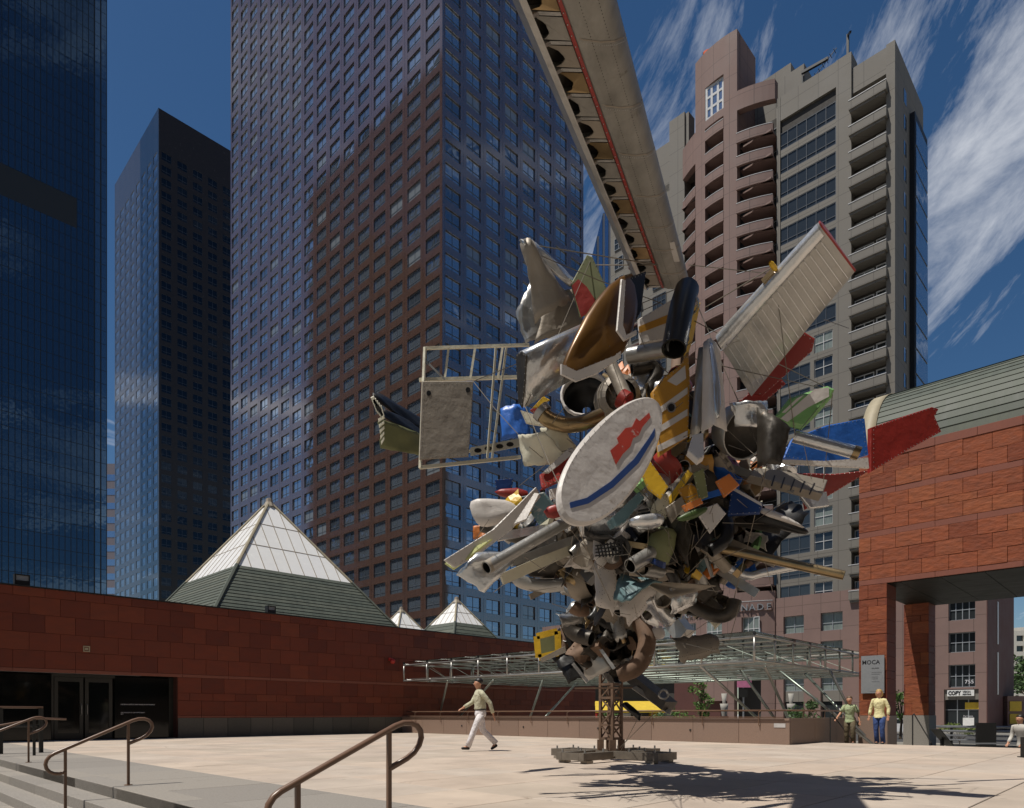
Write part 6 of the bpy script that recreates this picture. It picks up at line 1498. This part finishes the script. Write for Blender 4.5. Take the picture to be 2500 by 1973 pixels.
tree('bushy shrub behind parapet near the woman in green', (q.x, 37, -.9), 2.6, [(rgf.uniform(-.85,.8), rgf.uniform(-.5,.5), 1.2+rgf.random()*1.2, rgf.uniform(.3,.5)) for i in range(13)], .1, 55, LEAF[1], 'leafy_shrub')
q = P(2375, 1770, 33)
tree('clipped bright green hedge behind the black display board', (q.x, 34, -.9), 1.0, [(-.8+i*.22, rgf.uniform(-.2,.2), 1.05+.12*math.sin(i*.9), .32) for i in range(8)], .05, 150, LEAF[2], 'hedge')
q = P(2198, 1725, 48)
tree('green street tree seen between the two red pillars', (q.x, 48, -.9), 3.4, [(rgf.uniform(-.7,.7), rgf.uniform(-.6,.6), 1.6+rgf.random()*1.8, .55) for i in range(10)], .12, 70, LEAF[0])
q = P(2490, 1640, 110)
tree('dark street tree at far right under the white building', (q.x+1.5, 110, -.9), 11, [(rgf.uniform(-4,4), rgf.uniform(-3,3), 4.5+rgf.random()*6, 1.9) for i in range(16)], .35, 110, LEAF[1], 'street_tree')
for px, i in ((1490,0),(1600,1),(1650,2)):
    q = P(px, 1735, 42)
    tree(['fern-like shrub behind the mast left of yellow stall','low shrub between yellow stall and dark spar','dark low shrub right of the yellow stall'][i], (q.x, 42, -.9), 1.6, [(rgf.uniform(-.5,.5), rgf.uniform(-.4,.4), 1.1+rgf.random()*.8, .38) for _ in range(7)], .1, 50, LEAF[i % 2], 'leafy_shrub')
# yellow stall, urn planters, street pole, car, white far building
ks = thing('food_stall', 'yellow food stall with awning across the terrace behind mast', 'stall', (0,0,0), None, False)
y0, y1 = P(1448,1745,55), P(1632,1700,55); YST = mat('yellow_awning', (0.62,0.43,0.04), .6)
MB().add([(y0.x,54,1.2),(y1.x,54,1.2),(y1.x,56,1.95),(y0.x,56,1.95),(y0.x,54,1.0),(y1.x,54,1.0)], [(0,1,2,3),(4,5,1,0)]).build('awning', YST, ks)
MB().box(y0.x+.1, y1.x-.1, 55.2, 56.4, -.9, .6).build('counter', YST, ks); MB().box(y0.x, y1.x, 56.5, 57, -.9, 3.4).build('back_panel', BLACK, ks)
for i in range(3): MB().box(y0.x+.3+i*2.2, y0.x+.9+i*2.2, 55.3, 55.9, .6, .95).build('goods', (RED, WHS, YEL)[i], ks)
for px, lab in ((1768, 'white cone planter lamp in front of shaded portal'), (1931, 'white planter urn beside bushy shrub')):
    q = P(px, 1690, 60); t = thing('urn_planter', lab, 'planter', (q.x, 60, -.9), 'white urn planters', False)
    MB().lathe([(.2,1.6),(.3,2.3),(.36,2.7),(.3,2.7),(.2,1.7)], (q.x,60,-.9), (0,0,1), 12).build('urn', CONC, t, True); MB().lathe([(.13,2.7),(.25,3.6),(.0,3.6)], (q.x,60,-.9), (0,0,1), 12).build('upper_cone', CONC, t, True); MB().box(q.x-.3,q.x+.3,59.7,60.3,-.9,.7).build('pedestal', PINKD, t)
q = P(1815, 1700, 45)
sp = thing('street_sign', 'street pole with pink banner and dark sign behind canopy', 'sign', (q.x, 45, -.9), None, False)
MB().tube([(q.x,45,-.9),(q.x,45,3.6)], .06, 8).build('pole', GALV, sp); MB().box(q.x-.35,q.x+.25,44.9,44.94,2.0,2.6).build('dark_panel', BLACK, sp); MB().box(q.x-.45,q.x+.5,44.88,44.92,2.65,3.5).build('pink_panel', mat('pink_banner', (.6,.2,.35), .6), sp)
CARW = mat('white_car_paint', (0.7,0.7,0.7), .25, coat=.5)
def car(label, a, b, m):
    t = thing('parked_car', label, 'car', (a, b, -.88)); L_ = 4.4; z = -.88
    prof = [(-2.2,.45),(-2.15,.75),(-1.2,.92),(-.6,1.38),(.8,1.42),(1.5,1.0),(2.15,.9),(2.2,.5),(2.1,.28),(-2.1,.28)]
    MB().rings([[(a+x_, b+y, z+h) for y, h in prof] for x_ in (-.82,.82)], caps=True).build('body', m, t)
    for s in (-1,1): MB().add([(a+s*.825,b-1.05,z+.95),(a+s*.825,b-.52,z+1.3),(a+s*.825,b+.72,z+1.33),(a+s*.825,b+1.3,z+1.0)], [(0,1,2,3)]).build('side_window', AGL, t)
    for s in (-1,1):
        for y in (-1.35,1.35):
            w_ = MB().lathe([(.0,-.1),(.31,-.1),(.33,-.06),(.33,.06),(.31,.1),(0,.1)], (a+s*.74,b+y,z+.33), (1,0,0), 14).build('wheel', BLACK, t); MB().lathe([(.0,.11),(.19,.105),(.2,.1)], (a+s*.74,b+y,z+.33), (s,0,0), 12).build('rim', GALV, w_)
    for s in (-1,1): MB().box(a+s*.6-.15,a+s*.6+.15,b-2.21,b-2.17,z+.55,z+.7).build('headlight', WHS, t)
q = P(2198, 1770, 58); car('white car on the street seen between the two pillars', q.dot(U), q.dot(V), CARW)
fb = thing('white_building', 'distant white office building with square windows at right edge', 'building', (0,0,0), None, False)
q = P(2474, 1540, 230); FBW = mat('white_precast', (0.62,0.58,0.50), .7)
MB().box(q.x, q.x+40, 231, 260, -.9, q.z-.3).build('wall_body', BLACK, fb)
x = q.x; 
for i in range(8): MB().box(q.x+i*3.7-.1, q.x+i*3.7+1.1, 230, 231.2, -.9, q.z).build('pier', FBW, fb)
for k in range(12): MB().box(q.x, q.x+32, 230.02, 231.1, q.z-1.6-k*3.5, q.z-.05-k*3.5).build('spandrel', FBW, fb)
for i in range(8):
    for k in range(5): MB().box(q.x+i*3.7+1.1, q.x+i*3.7+3.6, 230.7, 230.8, q.z-3.5-k*3.5, q.z-1.6-k*3.5).build('window', AGL, fb)
MB().lathe([(9,0),(9,2.2),(8.6,2.2)], (q.x+14, 243, q.z-.2), (0,0,1), 20).build('penthouse', FBW, fb)
nb2 = thing('notice_building', 'low pink building with notice boards at right behind railing', 'building', (0,0,0), None, False)
q = P(2476, 1700, 75); MB().box(q.x, q.x+12, 76, 84, -.9, 2.9).build('wall', PINK, nb2)
for i in range(2):
    for j in range(2): MB().box(q.x+.2+i*1.6, q.x+1.5+i*1.6, 75.9, 75.98, -.2+j*1.4, .9+j*1.4).build('notice_board', WHS if i else YEL, nb2)
bo = thing('edge_bollard', 'dark post cut off by the right edge of the plaza', 'bollard', tuple(P(2499, 1850, 14.0)[:2]) + (0,), None, False)
eb = P(2499, 1850, 14.0); MB().box(eb.x-.03, eb.x+.06, 13.95, 14.05, 0, .42).build('post', BLACK, bo); MB().box(eb.x-.06, eb.x+.1, 13.9, 14.1, 0, .02).build('foot', BLACK, bo)

for o in bpy.data.objects:
    for k in ('_b', '_n', '_c', '_t'):
        if k in o: del o[k]
